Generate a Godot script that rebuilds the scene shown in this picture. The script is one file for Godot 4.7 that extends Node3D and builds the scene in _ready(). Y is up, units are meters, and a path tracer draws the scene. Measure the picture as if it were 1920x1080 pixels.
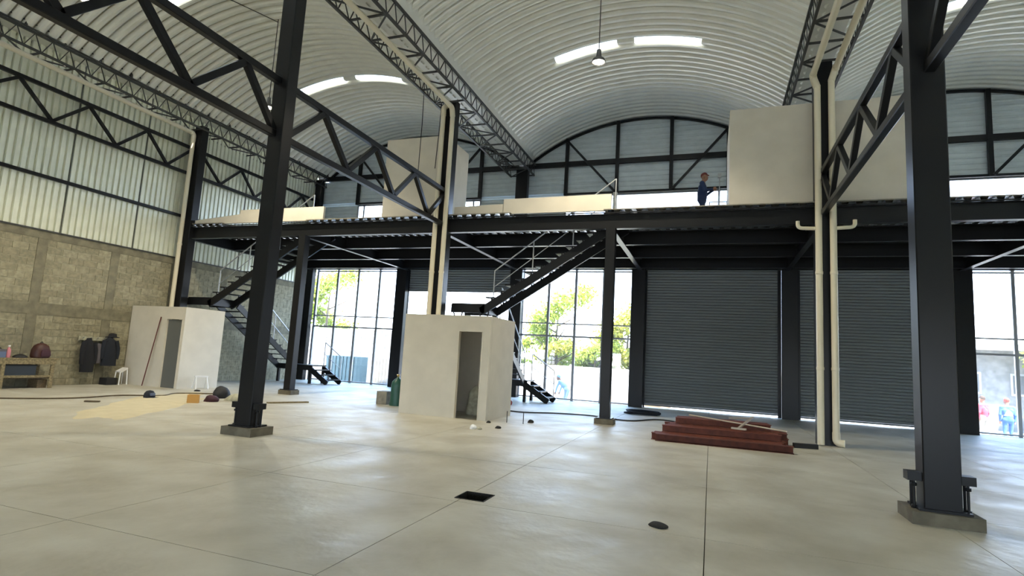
extends Node3D
# An arched-roof industrial hall seen from inside: y up, metres, the front wall lies towards -z.

const XL := -18.5          # inner face of the block wall
const XA := -7.7           # first valley line
const XB := 2.52           # second valley line
const XR := 12.85          # far side wall
const ZF := -22.3          # inner face of the front wall
const ZB := 13.2           # inner face of the rear wall
const ZC := -15.1          # column row under the mezzanine edge
const CEN := [-12.95, -2.65, 7.65]
const VR := 7.88
const VY := 3.77           # centre height of the vault arcs
const MEZ := 5.815

var M := {}
var taken := {}
var rng := RandomNumberGenerator.new()

# ------------------------------------------------------------------ mesh builder
class MB:
	var v := PackedVector3Array()
	var n := PackedVector3Array()
	var c := PackedColorArray()
	var ix := PackedInt32Array()

	func tri(a: Vector3, b: Vector3, d: Vector3, want: Vector3) -> void:
		var k := (b - a).cross(d - a)
		if k.length_squared() < 1e-16:
			return
		k = k.normalized()
		var s := v.size()
		if k.dot(want) < 0.0:
			v.append_array([a, d, b])
			k = -k
		else:
			v.append_array([a, b, d])
		n.append_array([k, k, k])
		ix.append_array([s, s + 2, s + 1])

	func quad(a: Vector3, b: Vector3, d: Vector3, e: Vector3, want: Vector3) -> void:
		var k := (d - a).cross(e - b)
		if k.length_squared() < 1e-16:
			return
		k = k.normalized()
		var s := v.size()
		if k.dot(want) < 0.0:
			v.append_array([a, e, d, b])
			k = -k
		else:
			v.append_array([a, b, d, e])
		n.append_array([k, k, k, k])
		ix.append_array([s, s + 2, s + 1, s, s + 3, s + 2])

	# smooth strip of rings; each ring is an array of points, normals given per point
	func grid(rings: Array, norms: Array, closed: bool) -> void:
		var s := v.size()
		var w: int = rings[0].size()
		for r in rings.size():
			for i in w:
				v.append(rings[r][i])
				n.append(norms[r][i])
		var last := w if closed else w - 1
		for r in rings.size() - 1:
			for i in last:
				var i2 := (i + 1) % w
				var a := s + r * w + i
				var b := s + r * w + i2
				var d := s + (r + 1) * w + i2
				var e := s + (r + 1) * w + i
				var k := (v[d] - v[a]).cross(v[e] - v[b])
				if k.dot(n[a] + n[d]) < 0.0:
					ix.append_array([a, b, d, a, d, e])
				else:
					ix.append_array([a, d, b, a, e, d])

	func box(o: Vector3, s: Vector3, bs := Basis()) -> void:
		var h := s / 2.0
		for ax in 3:
			for sg in [-1.0, 1.0]:
				var w := Vector3.ZERO
				w[ax] = sg
				var p := Vector3.ZERO
				p[(ax + 1) % 3] = 1.0
				var q := Vector3.ZERO
				q[(ax + 2) % 3] = 1.0
				quad(o + bs * (h * (w - p - q)), o + bs * (h * (w + p - q)), o + bs * (h * (w + p + q)), o + bs * (h * (w - p + q)), bs * w)

	# extruded outline: poly in the plane (u, w) at o, pushed along t
	func prism(poly: PackedVector2Array, o: Vector3, u: Vector3, w: Vector3, t: Vector3) -> void:
		var ids := Geometry2D.triangulate_polygon(poly)
		for i in range(0, ids.size(), 3):
			var a := o + u * poly[ids[i]].x + w * poly[ids[i]].y
			var b := o + u * poly[ids[i + 1]].x + w * poly[ids[i + 1]].y
			var d := o + u * poly[ids[i + 2]].x + w * poly[ids[i + 2]].y
			tri(a, b, d, -t)
			tri(a + t, b + t, d + t, t)
		var turn := 1.0 if not Geometry2D.is_polygon_clockwise(poly) else -1.0
		for i in poly.size():
			var p := poly[i]
			var q := poly[(i + 1) % poly.size()]
			var e := (q - p).normalized()
			var out := (u * e.y - w * e.x) * turn
			var a := o + u * p.x + w * p.y
			var b := o + u * q.x + w * q.y
			quad(a, b, b + t, a + t, out)

	# bar with chamfered edges between two points
	func bar(a: Vector3, b: Vector3, wd: float, ht: float, ch := 0.0, up := Vector3.UP) -> void:
		var t := b - a
		var side := t.cross(up)
		if side.length() < 1e-5:
			side = t.cross(Vector3.RIGHT)
		side = side.normalized()
		var upv := side.cross(t).normalized()
		var x := wd / 2.0
		var y := ht / 2.0
		var p: PackedVector2Array
		if ch > 0.0:
			p = PackedVector2Array([Vector2(-x + ch, -y), Vector2(x - ch, -y), Vector2(x, -y + ch), Vector2(x, y - ch), Vector2(x - ch, y), Vector2(-x + ch, y), Vector2(-x, y - ch), Vector2(-x, -y + ch)])
		else:
			p = PackedVector2Array([Vector2(-x, -y), Vector2(x, -y), Vector2(x, y), Vector2(-x, y)])
		prism(p, a, side, upv, t)

	# I section between two points
	func ibeam(a: Vector3, b: Vector3, wd: float, ht: float, tf := 0.02, tw := 0.014) -> void:
		var t := b - a
		var side := t.cross(Vector3.UP)
		if side.length() < 1e-5:
			side = t.cross(Vector3.RIGHT)
		side = side.normalized()
		var upv := side.cross(t).normalized()
		var x := wd / 2.0
		var y := ht / 2.0
		var k := tw / 2.0
		var p := PackedVector2Array([Vector2(-x, -y), Vector2(x, -y), Vector2(x, -y + tf), Vector2(k, -y + tf), Vector2(k, y - tf), Vector2(x, y - tf), Vector2(x, y), Vector2(-x, y), Vector2(-x, y - tf), Vector2(-k, y - tf), Vector2(-k, -y + tf), Vector2(-x, -y + tf)])
		prism(p, a, side, upv, t)

	# C channel between two points, open towards +side
	func channel(a: Vector3, b: Vector3, wd: float, ht: float, tk := 0.012) -> void:
		var t := b - a
		var side := t.cross(Vector3.UP).normalized()
		var upv := side.cross(t).normalized()
		var y := ht / 2.0
		var x := wd / 2.0
		var p := PackedVector2Array([Vector2(-x, -y), Vector2(x, -y), Vector2(x, -y + tk), Vector2(-x + tk, -y + tk), Vector2(-x + tk, y - tk), Vector2(x, y - tk), Vector2(x, y), Vector2(-x, y)])
		prism(p, a, side, upv, t)

	func tube(pts: Array, r: float, sides := 10, taper := []) -> void:
		var rings := []
		var norms := []
		var ref := Vector3.UP
		var lastu := Vector3.ZERO
		for i in pts.size():
			var p: Vector3 = pts[i]
			var t: Vector3
			if i == 0:
				t = pts[1] - pts[0]
			elif i == pts.size() - 1:
				t = pts[i] - pts[i - 1]
			else:
				t = (pts[i + 1] - pts[i]).normalized() + (pts[i] - pts[i - 1]).normalized()
			t = t.normalized()
			var u: Vector3
			if lastu == Vector3.ZERO:
				ref = Vector3.RIGHT if absf(t.dot(Vector3.UP)) > 0.9 else Vector3.UP
				u = t.cross(ref).normalized()
			else:
				u = (lastu - t * lastu.dot(t)).normalized()
			lastu = u
			var w := t.cross(u)
			var rr: float = r if taper.is_empty() else taper[i]
			var ring := []
			var nr := []
			for k in sides:
				var an := TAU * k / sides
				var d := u * cos(an) + w * sin(an)
				ring.append(p + d * rr)
				nr.append(d)
			rings.append(ring)
			norms.append(nr)
		grid(rings, norms, true)
		for e in [0, rings.size() - 1]:
			var nd: Vector3 = (pts[0] - pts[1]) if e == 0 else (pts[e] - pts[e - 1])
			for k in sides:
				tri(pts[e], rings[e][k], rings[e][(k + 1) % sides], nd)

	# profile of (radius, height) turned round the y axis at o
	func lathe(prof: Array, o: Vector3, sides := 18, bs := Basis()) -> void:
		var rings := []
		var norms := []
		for i in prof.size():
			var p: Vector2 = prof[i]
			var a: Vector2 = prof[maxi(i - 1, 0)]
			var b: Vector2 = prof[mini(i + 1, prof.size() - 1)]
			var t := (b - a).normalized()
			var ring := []
			var nr := []
			for k in sides:
				var an := TAU * k / sides
				ring.append(o + bs * Vector3(p.x * cos(an), p.y, p.x * sin(an)))
				nr.append(bs * Vector3(t.y * cos(an), -t.x, t.y * sin(an)).normalized())
			rings.append(ring)
			norms.append(nr)
		grid(rings, norms, true)

	# closed lumpy body: rings of ellipses, folds shaken by noise
	func loft(secs: Array, sides: int, fold: float, ns: FastNoiseLite, bs := Basis(), at := Vector3.ZERO) -> void:
		var rings := []
		for s in secs:
			var ring := []
			for k in sides:
				var an := TAU * k / sides
				var ca := cos(an)
				var sa := sin(an)
				var sq: float = s[3] if s.size() > 3 else 1.0
				var d := Vector3(signf(ca) * pow(absf(ca), sq) * s[1], 0, signf(sa) * pow(absf(sa), sq) * s[2])
				var p: Vector3 = s[0] + d
				var f := 1.0 + fold * ns.get_noise_3d(p.x * 100.0, p.y * 40.0, p.z * 100.0)
				ring.append(at + bs * (s[0] + d * f))
			rings.append(ring)
		var norms := []
		for r in rings.size():
			var nr := []
			for k in sides:
				var a: Vector3 = rings[r][(k + 1) % sides] - rings[r][(k + sides - 1) % sides]
				var b: Vector3 = rings[mini(r + 1, rings.size() - 1)][k] - rings[maxi(r - 1, 0)][k]
				var q := a.cross(b)
				var mid: Vector3 = at + bs * secs[r][0]
				if q.length() < 1e-9:
					q = rings[r][k] - mid + Vector3(0, 1e-5, 0)
				if q.dot(rings[r][k] - mid) < 0.0:
					q = -q
				nr.append(q.normalized())
			norms.append(nr)
		grid(rings, norms, true)
		for e in [0, rings.size() - 1]:
			var mid: Vector3 = at + bs * secs[e][0]
			var oth: Vector3 = at + bs * secs[1 if e == 0 else e - 1][0]
			for k in sides:
				tri(mid, rings[e][k], rings[e][(k + 1) % sides], mid - oth)

	func mesh() -> ArrayMesh:
		var arr := []
		arr.resize(Mesh.ARRAY_MAX)
		arr[Mesh.ARRAY_VERTEX] = v
		arr[Mesh.ARRAY_NORMAL] = n
		arr[Mesh.ARRAY_INDEX] = ix
		if c.size() == v.size() and c.size() > 0:
			arr[Mesh.ARRAY_COLOR] = c
		var m := ArrayMesh.new()
		m.add_surface_from_arrays(Mesh.PRIMITIVE_TRIANGLES, arr)
		return m

# ------------------------------------------------------------------ scene helpers
func numbered(called: String) -> String:
	if not taken.has(called):
		taken[called] = 0
		return called
	taken[called] += 1
	return "%s_%03d" % [called, taken[called]]

func thing(called: String, label: String, category: String, at := Vector3.ZERO, turn := 0.0, group := "") -> Node3D:
	var o := Node3D.new()
	o.name = numbered(called)
	add_child(o)
	o.position = at
	o.rotation.y = turn
	o.set_meta("label", label)
	o.set_meta("category", category)
	if group:
		o.set_meta("group", group)
	return o

func struct(called: String, label := "", category := "") -> Node3D:
	var o := Node3D.new()
	o.name = numbered(called)
	add_child(o)
	o.set_meta("kind", "structure")
	if label:
		o.set_meta("label", label)
	if category:
		o.set_meta("category", category)
	return o

func part(called: String, b: MB, m: Material, parent: Node) -> MeshInstance3D:
	return inst(called, b.mesh(), m, parent)

func inst(called: String, me: Mesh, m: Material, parent: Node, at := Vector3.ZERO) -> MeshInstance3D:
	var o := MeshInstance3D.new()
	o.mesh = me
	o.material_override = m
	o.name = called
	o.position = at
	parent.add_child(o, true)
	return o

func one(called: String, b: MB, m: Material, label: String, category: String, group := "") -> MeshInstance3D:
	var o := MeshInstance3D.new()
	o.mesh = b.mesh()
	o.material_override = m
	o.name = numbered(called)
	add_child(o)
	o.set_meta("label", label)
	o.set_meta("category", category)
	if group:
		o.set_meta("group", group)
	return o

func V(x: float, y: float, z: float) -> Vector3:
	return Vector3(x, y, z)

func boxmb(o: Vector3, s: Vector3, bs := Basis()) -> MB:
	var b := MB.new()
	b.box(o, s, bs)
	return b

func barmb(a: Vector3, b: Vector3, w: float, h: float, ch := 0.0) -> MB:
	var m := MB.new()
	m.bar(a, b, w, h, ch)
	return m

func tubemb(p: Array, r: float, s := 10) -> MB:
	var m := MB.new()
	m.tube(p, r, s)
	return m

func lin(r: float, g: float, b: float) -> Color:
	return Color(r, g, b).linear_to_srgb()

func noise_tex(freq: float, lo: float, hi: float, sd: int, size := 512, oct := 4, tint := Color.WHITE) -> NoiseTexture2D:
	var t := NoiseTexture2D.new()
	var f := FastNoiseLite.new()
	f.noise_type = FastNoiseLite.TYPE_SIMPLEX_SMOOTH
	f.seed = sd
	f.frequency = freq
	f.fractal_octaves = oct
	t.noise = f
	t.width = size
	t.height = size
	t.seamless = true
	t.generate_mipmaps = false
	var g := Gradient.new()
	g.offsets = PackedFloat32Array([0.15, 0.85])
	g.colors = PackedColorArray([Color(lo * tint.r, lo * tint.g, lo * tint.b), Color(hi, hi, hi)])
	t.color_ramp = g
	return t

func mat(key: String, col: Color, rough: float, metal := 0.0, tex: Texture2D = null, scale := 0.5, rtex: Texture2D = null) -> StandardMaterial3D:
	var m := StandardMaterial3D.new()
	m.resource_name = key
	m.albedo_color = col
	m.roughness = rough
	m.metallic = metal
	m.cull_mode = BaseMaterial3D.CULL_DISABLED
	if tex or rtex:
		m.uv1_triplanar = true
		m.uv1_world_triplanar = true
		m.uv1_scale = Vector3(scale, scale, scale)
	if tex:
		m.albedo_texture = tex
	if rtex:
		m.roughness_texture = rtex
	M[key] = m
	return m

func bump(m: StandardMaterial3D, t: Texture2D, cm: float) -> void:
	m.heightmap_enabled = true
	m.heightmap_texture = t
	m.heightmap_scale = cm

func materials() -> void:
	var fine := noise_tex(0.02, 0.82, 1.0, 3)
	var faint := noise_tex(0.01, 0.95, 1.0, 4)
	var coarse := noise_tex(0.008, 0.82, 1.0, 5)
	var stain := noise_tex(0.006, 0.90, 1.0, 8, 1024, 6, Color(1.0, 0.985, 0.96))
	var rough_var := noise_tex(0.012, 0.72, 1.0, 12, 512, 4)
	var wav := noise_tex(0.025, 0.0, 1.0, 21, 1024, 5)
	var gritty := noise_tex(0.09, 0.0, 1.0, 31, 512, 4)
	mat("steel", lin(0.012, 0.0125, 0.0135), 0.32, 0.0).metallic_specular = 0.3
	mat("lattice", lin(0.035, 0.036, 0.034), 0.5)
	mat("roof", lin(0.72, 0.715, 0.64), 0.36, 0.2, faint, 0.3)
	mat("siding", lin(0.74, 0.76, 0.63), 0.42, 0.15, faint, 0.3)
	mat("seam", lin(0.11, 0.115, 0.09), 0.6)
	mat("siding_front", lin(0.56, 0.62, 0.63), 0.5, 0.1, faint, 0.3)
	mat("deck", lin(0.52, 0.54, 0.55), 0.26, 0.9, fine, 0.5)
	mat("drywall", lin(0.61, 0.565, 0.47), 0.85, 0.0, noise_tex(0.008, 0.965, 1.0, 41), 0.3)
	mat("pvc", lin(0.66, 0.60, 0.45), 0.35)
	mat("shutter", lin(0.18, 0.195, 0.20), 0.45, 0.0)
	mat("frame", lin(0.30, 0.31, 0.33), 0.4, 0.5)
	mat("concrete", lin(0.27, 0.25, 0.20), 0.9, 0.0, coarse, 0.9)
	mat("plinth", lin(0.15, 0.13, 0.09), 0.9, 0.0, coarse, 0.9)
	mat("tie", lin(0.22, 0.20, 0.135), 0.92, 0.0, coarse, 0.7)
	var tones := [lin(0.33, 0.30, 0.20), lin(0.30, 0.27, 0.18), lin(0.36, 0.33, 0.225), lin(0.28, 0.255, 0.17)]
	for i in 4:
		mat("block%d" % i, tones[i], 0.95, 0.0, coarse, 1.2 + 0.2 * i)
	mat("mortar", lin(0.40, 0.37, 0.26), 0.95, 0.0, coarse, 1.0)
	var fl := mat("floor", lin(0.49, 0.475, 0.405), 0.52, 0.0, stain, 0.13, rough_var)
	fl.roughness = 0.56
	fl.metallic_specular = 0.34
	bump(fl, wav, 0.5)
	mat("subfloor", lin(0.06, 0.06, 0.055), 0.95)
	mat("dirt", lin(0.035, 0.035, 0.03), 0.9, 0.0, gritty, 1.5)
	mat("sand", lin(0.53, 0.465, 0.30), 0.95, 0.0, faint, 0.5)
	mat("rust", lin(0.17, 0.036, 0.014), 0.7, 0.0, coarse, 1.4)
	mat("rust_dark", lin(0.12, 0.027, 0.012), 0.75, 0.0, coarse, 1.4)
	mat("rebar", lin(0.42, 0.36, 0.29), 0.5, 0.3)
	mat("black", lin(0.012, 0.012, 0.014), 0.7)
	mat("cloth_black", lin(0.010, 0.011, 0.015), 0.95)
	mat("cloth_navy", lin(0.010, 0.013, 0.02), 0.95)
	mat("cloth_grey", lin(0.10, 0.09, 0.10), 0.95)
	mat("wood", lin(0.30, 0.235, 0.12), 0.75, 0.0, noise_tex(0.03, 0.7, 1.0, 55), 1.0)
	mat("wood_dark", lin(0.13, 0.09, 0.045), 0.8, 0.0, noise_tex(0.03, 0.7, 1.0, 56), 1.0)
	mat("orange_wood", lin(0.50, 0.26, 0.06), 0.7)
	mat("leather", lin(0.05, 0.014, 0.010), 0.5)
	mat("pink", lin(0.62, 0.22, 0.25), 0.5)
	mat("white_plastic", lin(0.75, 0.74, 0.72), 0.4)
	mat("blue_plastic", lin(0.10, 0.13, 0.22), 0.4)
	mat("red_paint", lin(0.28, 0.03, 0.02), 0.45)
	mat("pole_red", lin(0.10, 0.022, 0.016), 0.5)
	mat("maroon", lin(0.045, 0.012, 0.02), 0.8)
	mat("green_paint", lin(0.012, 0.075, 0.055), 0.4)
	mat("sack", lin(0.42, 0.40, 0.29), 0.9, 0.0, coarse, 1.5)
	mat("brass", lin(0.55, 0.40, 0.15), 0.35, 0.8)
	mat("galv", lin(0.45, 0.46, 0.47), 0.35, 0.7)
	mat("door_grey", lin(0.12, 0.125, 0.115), 0.5)
	mat("door_dark", lin(0.05, 0.055, 0.06), 0.5)
	mat("lamp_body", lin(0.10, 0.10, 0.10), 0.4, 0.4)
	var g := mat("glass", Color(0.96, 0.99, 1.0, 0.06), 0.0)
	g.transparency = BaseMaterial3D.TRANSPARENCY_ALPHA
	var le := mat("lens", lin(0.9, 0.9, 0.9), 0.4)
	le.emission_enabled = true
	le.emission = Color(1.0, 0.96, 0.86)
	le.emission_energy_multiplier = 14.0
	var sk := mat("skylight", lin(0.9, 0.88, 0.80), 0.6)
	sk.backlight_enabled = true
	sk.backlight = Color(1.0, 0.99, 0.93)
	mat("ground_out", lin(0.42, 0.41, 0.38), 0.95, 0.0, coarse, 0.2)
	mat("wall_out", lin(0.20, 0.20, 0.195), 0.95, 0.0, coarse, 0.5)
	mat("wall_white", lin(0.60, 0.59, 0.57), 0.9, 0.0, fine, 0.4)
	mat("block_pale", lin(0.24, 0.24, 0.23), 0.95, 0.0, coarse, 0.5)
	mat("teal", lin(0.07, 0.11, 0.105), 0.6, 0.2)
	mat("bark", lin(0.16, 0.12, 0.08), 0.95)
	for i in 3:
		var lf := mat("leaf%d" % i, [lin(0.17, 0.22, 0.03), lin(0.23, 0.24, 0.035), lin(0.11, 0.17, 0.03)][i], 0.6)
		lf.backlight_enabled = true
		lf.backlight = [lin(0.30, 0.33, 0.035), lin(0.36, 0.34, 0.045), lin(0.22, 0.29, 0.04)][i]
	var sk2 := mat("body", Color.WHITE, 0.85)
	sk2.vertex_color_use_as_albedo = true

# ------------------------------------------------------------------ ready
func _ready() -> void:
	rng.seed = 7
	# camera
	var cam := Camera3D.new()
	cam.name = "camera"
	cam.position = V(0, 1.6, 0)
	cam.rotation = V(0.12301518, 0.34512835, 0.05686318)
	cam.fov = 54.41
	cam.far = 300.0
	add_child(cam)
	cam.current = true
	# sky and exposure
	var env := Environment.new()
	env.background_mode = Environment.BG_SKY
	var sky := Sky.new()
	var sm := ProceduralSkyMaterial.new()
	sm.sky_top_color = Color(0.62, 0.78, 1.0)
	sm.sky_horizon_color = Color(0.90, 0.95, 1.0)
	sm.sky_curve = 0.2
	sm.ground_bottom_color = Color(0.55, 0.54, 0.5)
	sm.ground_horizon_color = Color(0.8, 0.8, 0.78)
	sky.sky_material = sm
	env.sky = sky
	env.background_energy_multiplier = 6.0
	env.tonemap_mode = Environment.TONE_MAPPER_LINEAR
	env.tonemap_exposure = 2.5
	env.sdfgi_enabled = true
	env.ssao_enabled = true
	env.ssil_enabled = true
	var we := WorldEnvironment.new()
	we.name = "world_environment"
	we.environment = env
	add_child(we)
	# sun: high, from behind the building
	var sun := DirectionalLight3D.new()
	sun.name = "sun"
	sun.rotation_degrees = V(-66, 24, 0)
	sun.light_energy = 5.0
	sun.light_color = Color(1.0, 0.96, 0.88)
	sun.light_angular_distance = 0.6
	sun.shadow_enabled = true
	add_child(sun)

	materials()
	build_floor()
	build_left_wall()
	build_front_wall()
	build_other_walls()
	build_roof()
	build_outside()
	build_columns()
	build_girders()
	build_valleys()
	build_mezzanine()
	build_rooms()
	build_stairs()
	build_lamps()
	build_wires()
	build_pile()
	build_bench()
	build_clutter()
	build_people()

# ------------------------------------------------------------------ floor
func slab_mesh(x0: float, x1: float, z0: float, z1: float, hole: Rect2) -> MB:
	var b := MB.new()
	var r := Rect2(x0, z0, x1 - x0, z1 - z0)
	var rects := [r]
	if r.intersects(hole):
		var h := r.intersection(hole)
		rects = [Rect2(x0, z0, x1 - x0, h.position.y - z0), Rect2(x0, h.end.y, x1 - x0, z1 - h.end.y), Rect2(x0, h.position.y, h.position.x - x0, h.size.y), Rect2(h.end.x, h.position.y, x1 - h.end.x, h.size.y)]
	for q in rects:
		if q.size.x > 0.002 and q.size.y > 0.002:
			b.box(V(q.position.x + q.size.x / 2, -0.06, q.position.y + q.size.y / 2), V(q.size.x, 0.12, q.size.y))
	return b

func build_floor() -> void:
	var f := struct("floor", "pale polished concrete floor slabs with saw-cut joints", "floor")
	var hole := Rect2(-2.70, -6.34, 0.36, 0.36)
	part("sub_base", boxmb(V((XL + XR) / 2, -0.32, (ZF + ZB) / 2), V(XR - XL + 0.4, 0.3, ZB - ZF + 0.6)), M.subfloor, f)
	var xs := [XL]
	var x := -18.1 + 2.58
	while x < XR - 0.5:
		xs.append(x)
		x += 2.581
	xs.append(XR)
	var zs := [ZB, 10.9, 8.5, 6.1, 3.8, 1.4, -1.05, -3.5, -5.86, -8.3, -10.7, -13.1, -15.5, -17.9, -20.2, ZF - 0.12]
	for i in xs.size() - 1:
		for j in zs.size() - 1:
			part("floor_slab", slab_mesh(xs[i] + 0.004, xs[i + 1] - 0.004, zs[j + 1] + 0.004, zs[j] - 0.004, hole), M.floor, f)

# ------------------------------------------------------------------ left wall
func build_left_wall() -> void:
	var w := struct("wall_left", "concrete block wall with corrugated metal sheeting above it", "wall")
	var top := 4.5
	part("backing", boxmb(V(XL - 0.085, top / 2, (ZF + ZB) / 2), V(0.15, top, ZB - ZF)), M.mortar, w)
	# concrete tie columns and bond beams
	var ties := [-22.0, -19.4, -17.2, -14.95, -12.76, -10.62, -8.4, -6.2, -4.0, -1.0, 2.0, 5.0]
	for z in ties:
		for yy in [[0.0, 2.06], [2.40, 4.28]]:
			part("tie_column", boxmb(V(XL - 0.052, (yy[0] + yy[1]) / 2, z), V(0.12, yy[1] - yy[0], 0.27)), M.tie, w)
	part("bond_beam", boxmb(V(XL - 0.05, 2.23, (ZF + ZB) / 2), V(0.125, 0.34, ZB - ZF)), M.tie, w)
	part("bond_beam", boxmb(V(XL - 0.05, 4.39, (ZF + ZB) / 2), V(0.125, 0.22, ZB - ZF)), M.tie, w)
	# blocks
	var shapes := {}
	var rest := MB.new()
	var count := 0
	var order := []
	for seg in ties.size() - 1:
		var za: float = ties[seg] + 0.135
		var zb: float = ties[seg + 1] - 0.135
		for zone in [[0.0, 2.06], [2.40, 4.28]]:
			var rows := int(round((zone[1] - zone[0]) / 0.207))
			var hh: float = (zone[1] - zone[0]) / rows
			for r in rows:
				var yc: float = zone[0] + (r + 0.5) * hh
				var z: float = za
				var first := true
				while z < zb - 0.02:
					var ln := 0.41
					if first and (r % 2 == 1):
						ln = 0.205
					first = false
					ln = minf(ln, zb - z)
					if zb - z - ln < 0.06:
						ln = zb - z
					order.append([yc, z + ln / 2, ln, hh])
					z += ln
	order.sort_custom(func(a, b): return absf(a[1] + 11.9) < absf(b[1] + 11.9))
	for o in order:
		var proud := rng.randf_range(-0.006, 0.006)
		var tone := rng.randi() % 4
		if count < 292 and o[1] > -15.0:
			var key := "%.2f %.2f" % [o[2], o[3]]
			if not shapes.has(key):
				shapes[key] = boxmb(Vector3.ZERO, V(0.12, o[3] - 0.016, o[2] - 0.016)).mesh()
			inst("concrete_block", shapes[key], M["block%d" % tone], w, V(XL - 0.06 + proud, o[0], o[1]))
			count += 1
		else:
			rest.box(V(XL - 0.06 + proud, o[0], o[1]), V(0.12, o[3] - 0.016, o[2] - 0.016))
	var rp := part("more_concrete_blocks", rest, M.block0, w)
	rp.set_meta("kind", "stuff")
	# corrugated sheets, ribs upright
	var sheet := MB.new()
	var ribs := 12
	var wd := 2.24
	var p := wd / ribs
	for i in ribs:
		var z0 := i * p
		var pr := [[0.0, 0.0], [0.22, 0.0], [0.30, 0.06], [0.92, 0.06], [1.0, 0.0]]
		for k in 4:
			var a := V(pr[k][1], 0, z0 + pr[k][0] * p)
			var b := V(pr[k + 1][1], 0, z0 + pr[k + 1][0] * p)
			sheet.quad(a, b, b + V(0, 5.75, 0), a + V(0, 5.75, 0), V(1, 0, 0))
	var sm := sheet.mesh()
	var zz := -22.3
	while zz < ZB:
		inst("siding_sheet", sm, M.siding, w, V(XL - 0.07, top, zz))
		zz += 2.25
	# overlaps between the sheets and the flashing on the blocks
	zz = -22.3
	while zz < ZB:
		part("sheet_seam", boxmb(V(XL - 0.03, top + 2.87, zz), V(0.02, 5.74, 0.02)), M.seam, w)
		zz += 2.25
	part("flashing", boxmb(V(XL - 0.02, top + 0.02, (ZF + ZB) / 2), V(0.14, 0.04, ZB - ZF)), M.lattice, w)
	part("outer_skin", boxmb(V(XL - 0.32, 5.1, (ZF + ZB) / 2), V(0.1, 10.4, ZB - ZF + 0.6)), M.wall_out, w)

# ------------------------------------------------------------------ front wall
func arc_y(x: float, cx: float) -> float:
	return VY + sqrt(maxf(VR * VR - (x - cx) * (x - cx), 0.0))

func arc_dx(y: float) -> float:
	return sqrt(maxf(VR * VR - (y - VY) * (y - VY), 0.0))

func hsheet(x0: float, x1: float, y0: float, y1: float, cx: float, clip: bool) -> MB:
	# horizontal-rib sheet, cut to the vault's arc when asked
	var b := MB.new()
	var p := 0.2
	var rows := int(ceil((y1 - y0) / p))
	for r in rows:
		var pr := [[0.0, 0.0], [0.55, 0.0], [0.68, 0.03], [0.87, 0.03], [1.0, 0.0]]
		for k in 4:
			var ya: float = minf(y0 + (r + pr[k][0]) * p, y1)
			var yb: float = minf(y0 + (r + pr[k + 1][0]) * p, y1)
			if yb - ya < 1e-4:
				continue
			var la := x0
			var ra := x1
			var lb := x0
			var rb := x1
			if clip:
				var da := arc_dx(ya - 0.22)
				var db := arc_dx(yb - 0.22)
				if yb - 0.22 > VY + VR:
					continue
				la = maxf(x0, cx - da)
				ra = minf(x1, cx + da)
				lb = maxf(x0, cx - db)
				rb = minf(x1, cx + db)
				if ra <= la or rb <= lb:
					continue
			var zk := ZF - 0.06
			b.quad(V(la, ya, zk + pr[k][1]), V(ra, ya, zk + pr[k][1]), V(rb, yb, zk + pr[k + 1][1]), V(lb, yb, zk + pr[k + 1][1]), V(0, 0, 1))
	return b

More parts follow.
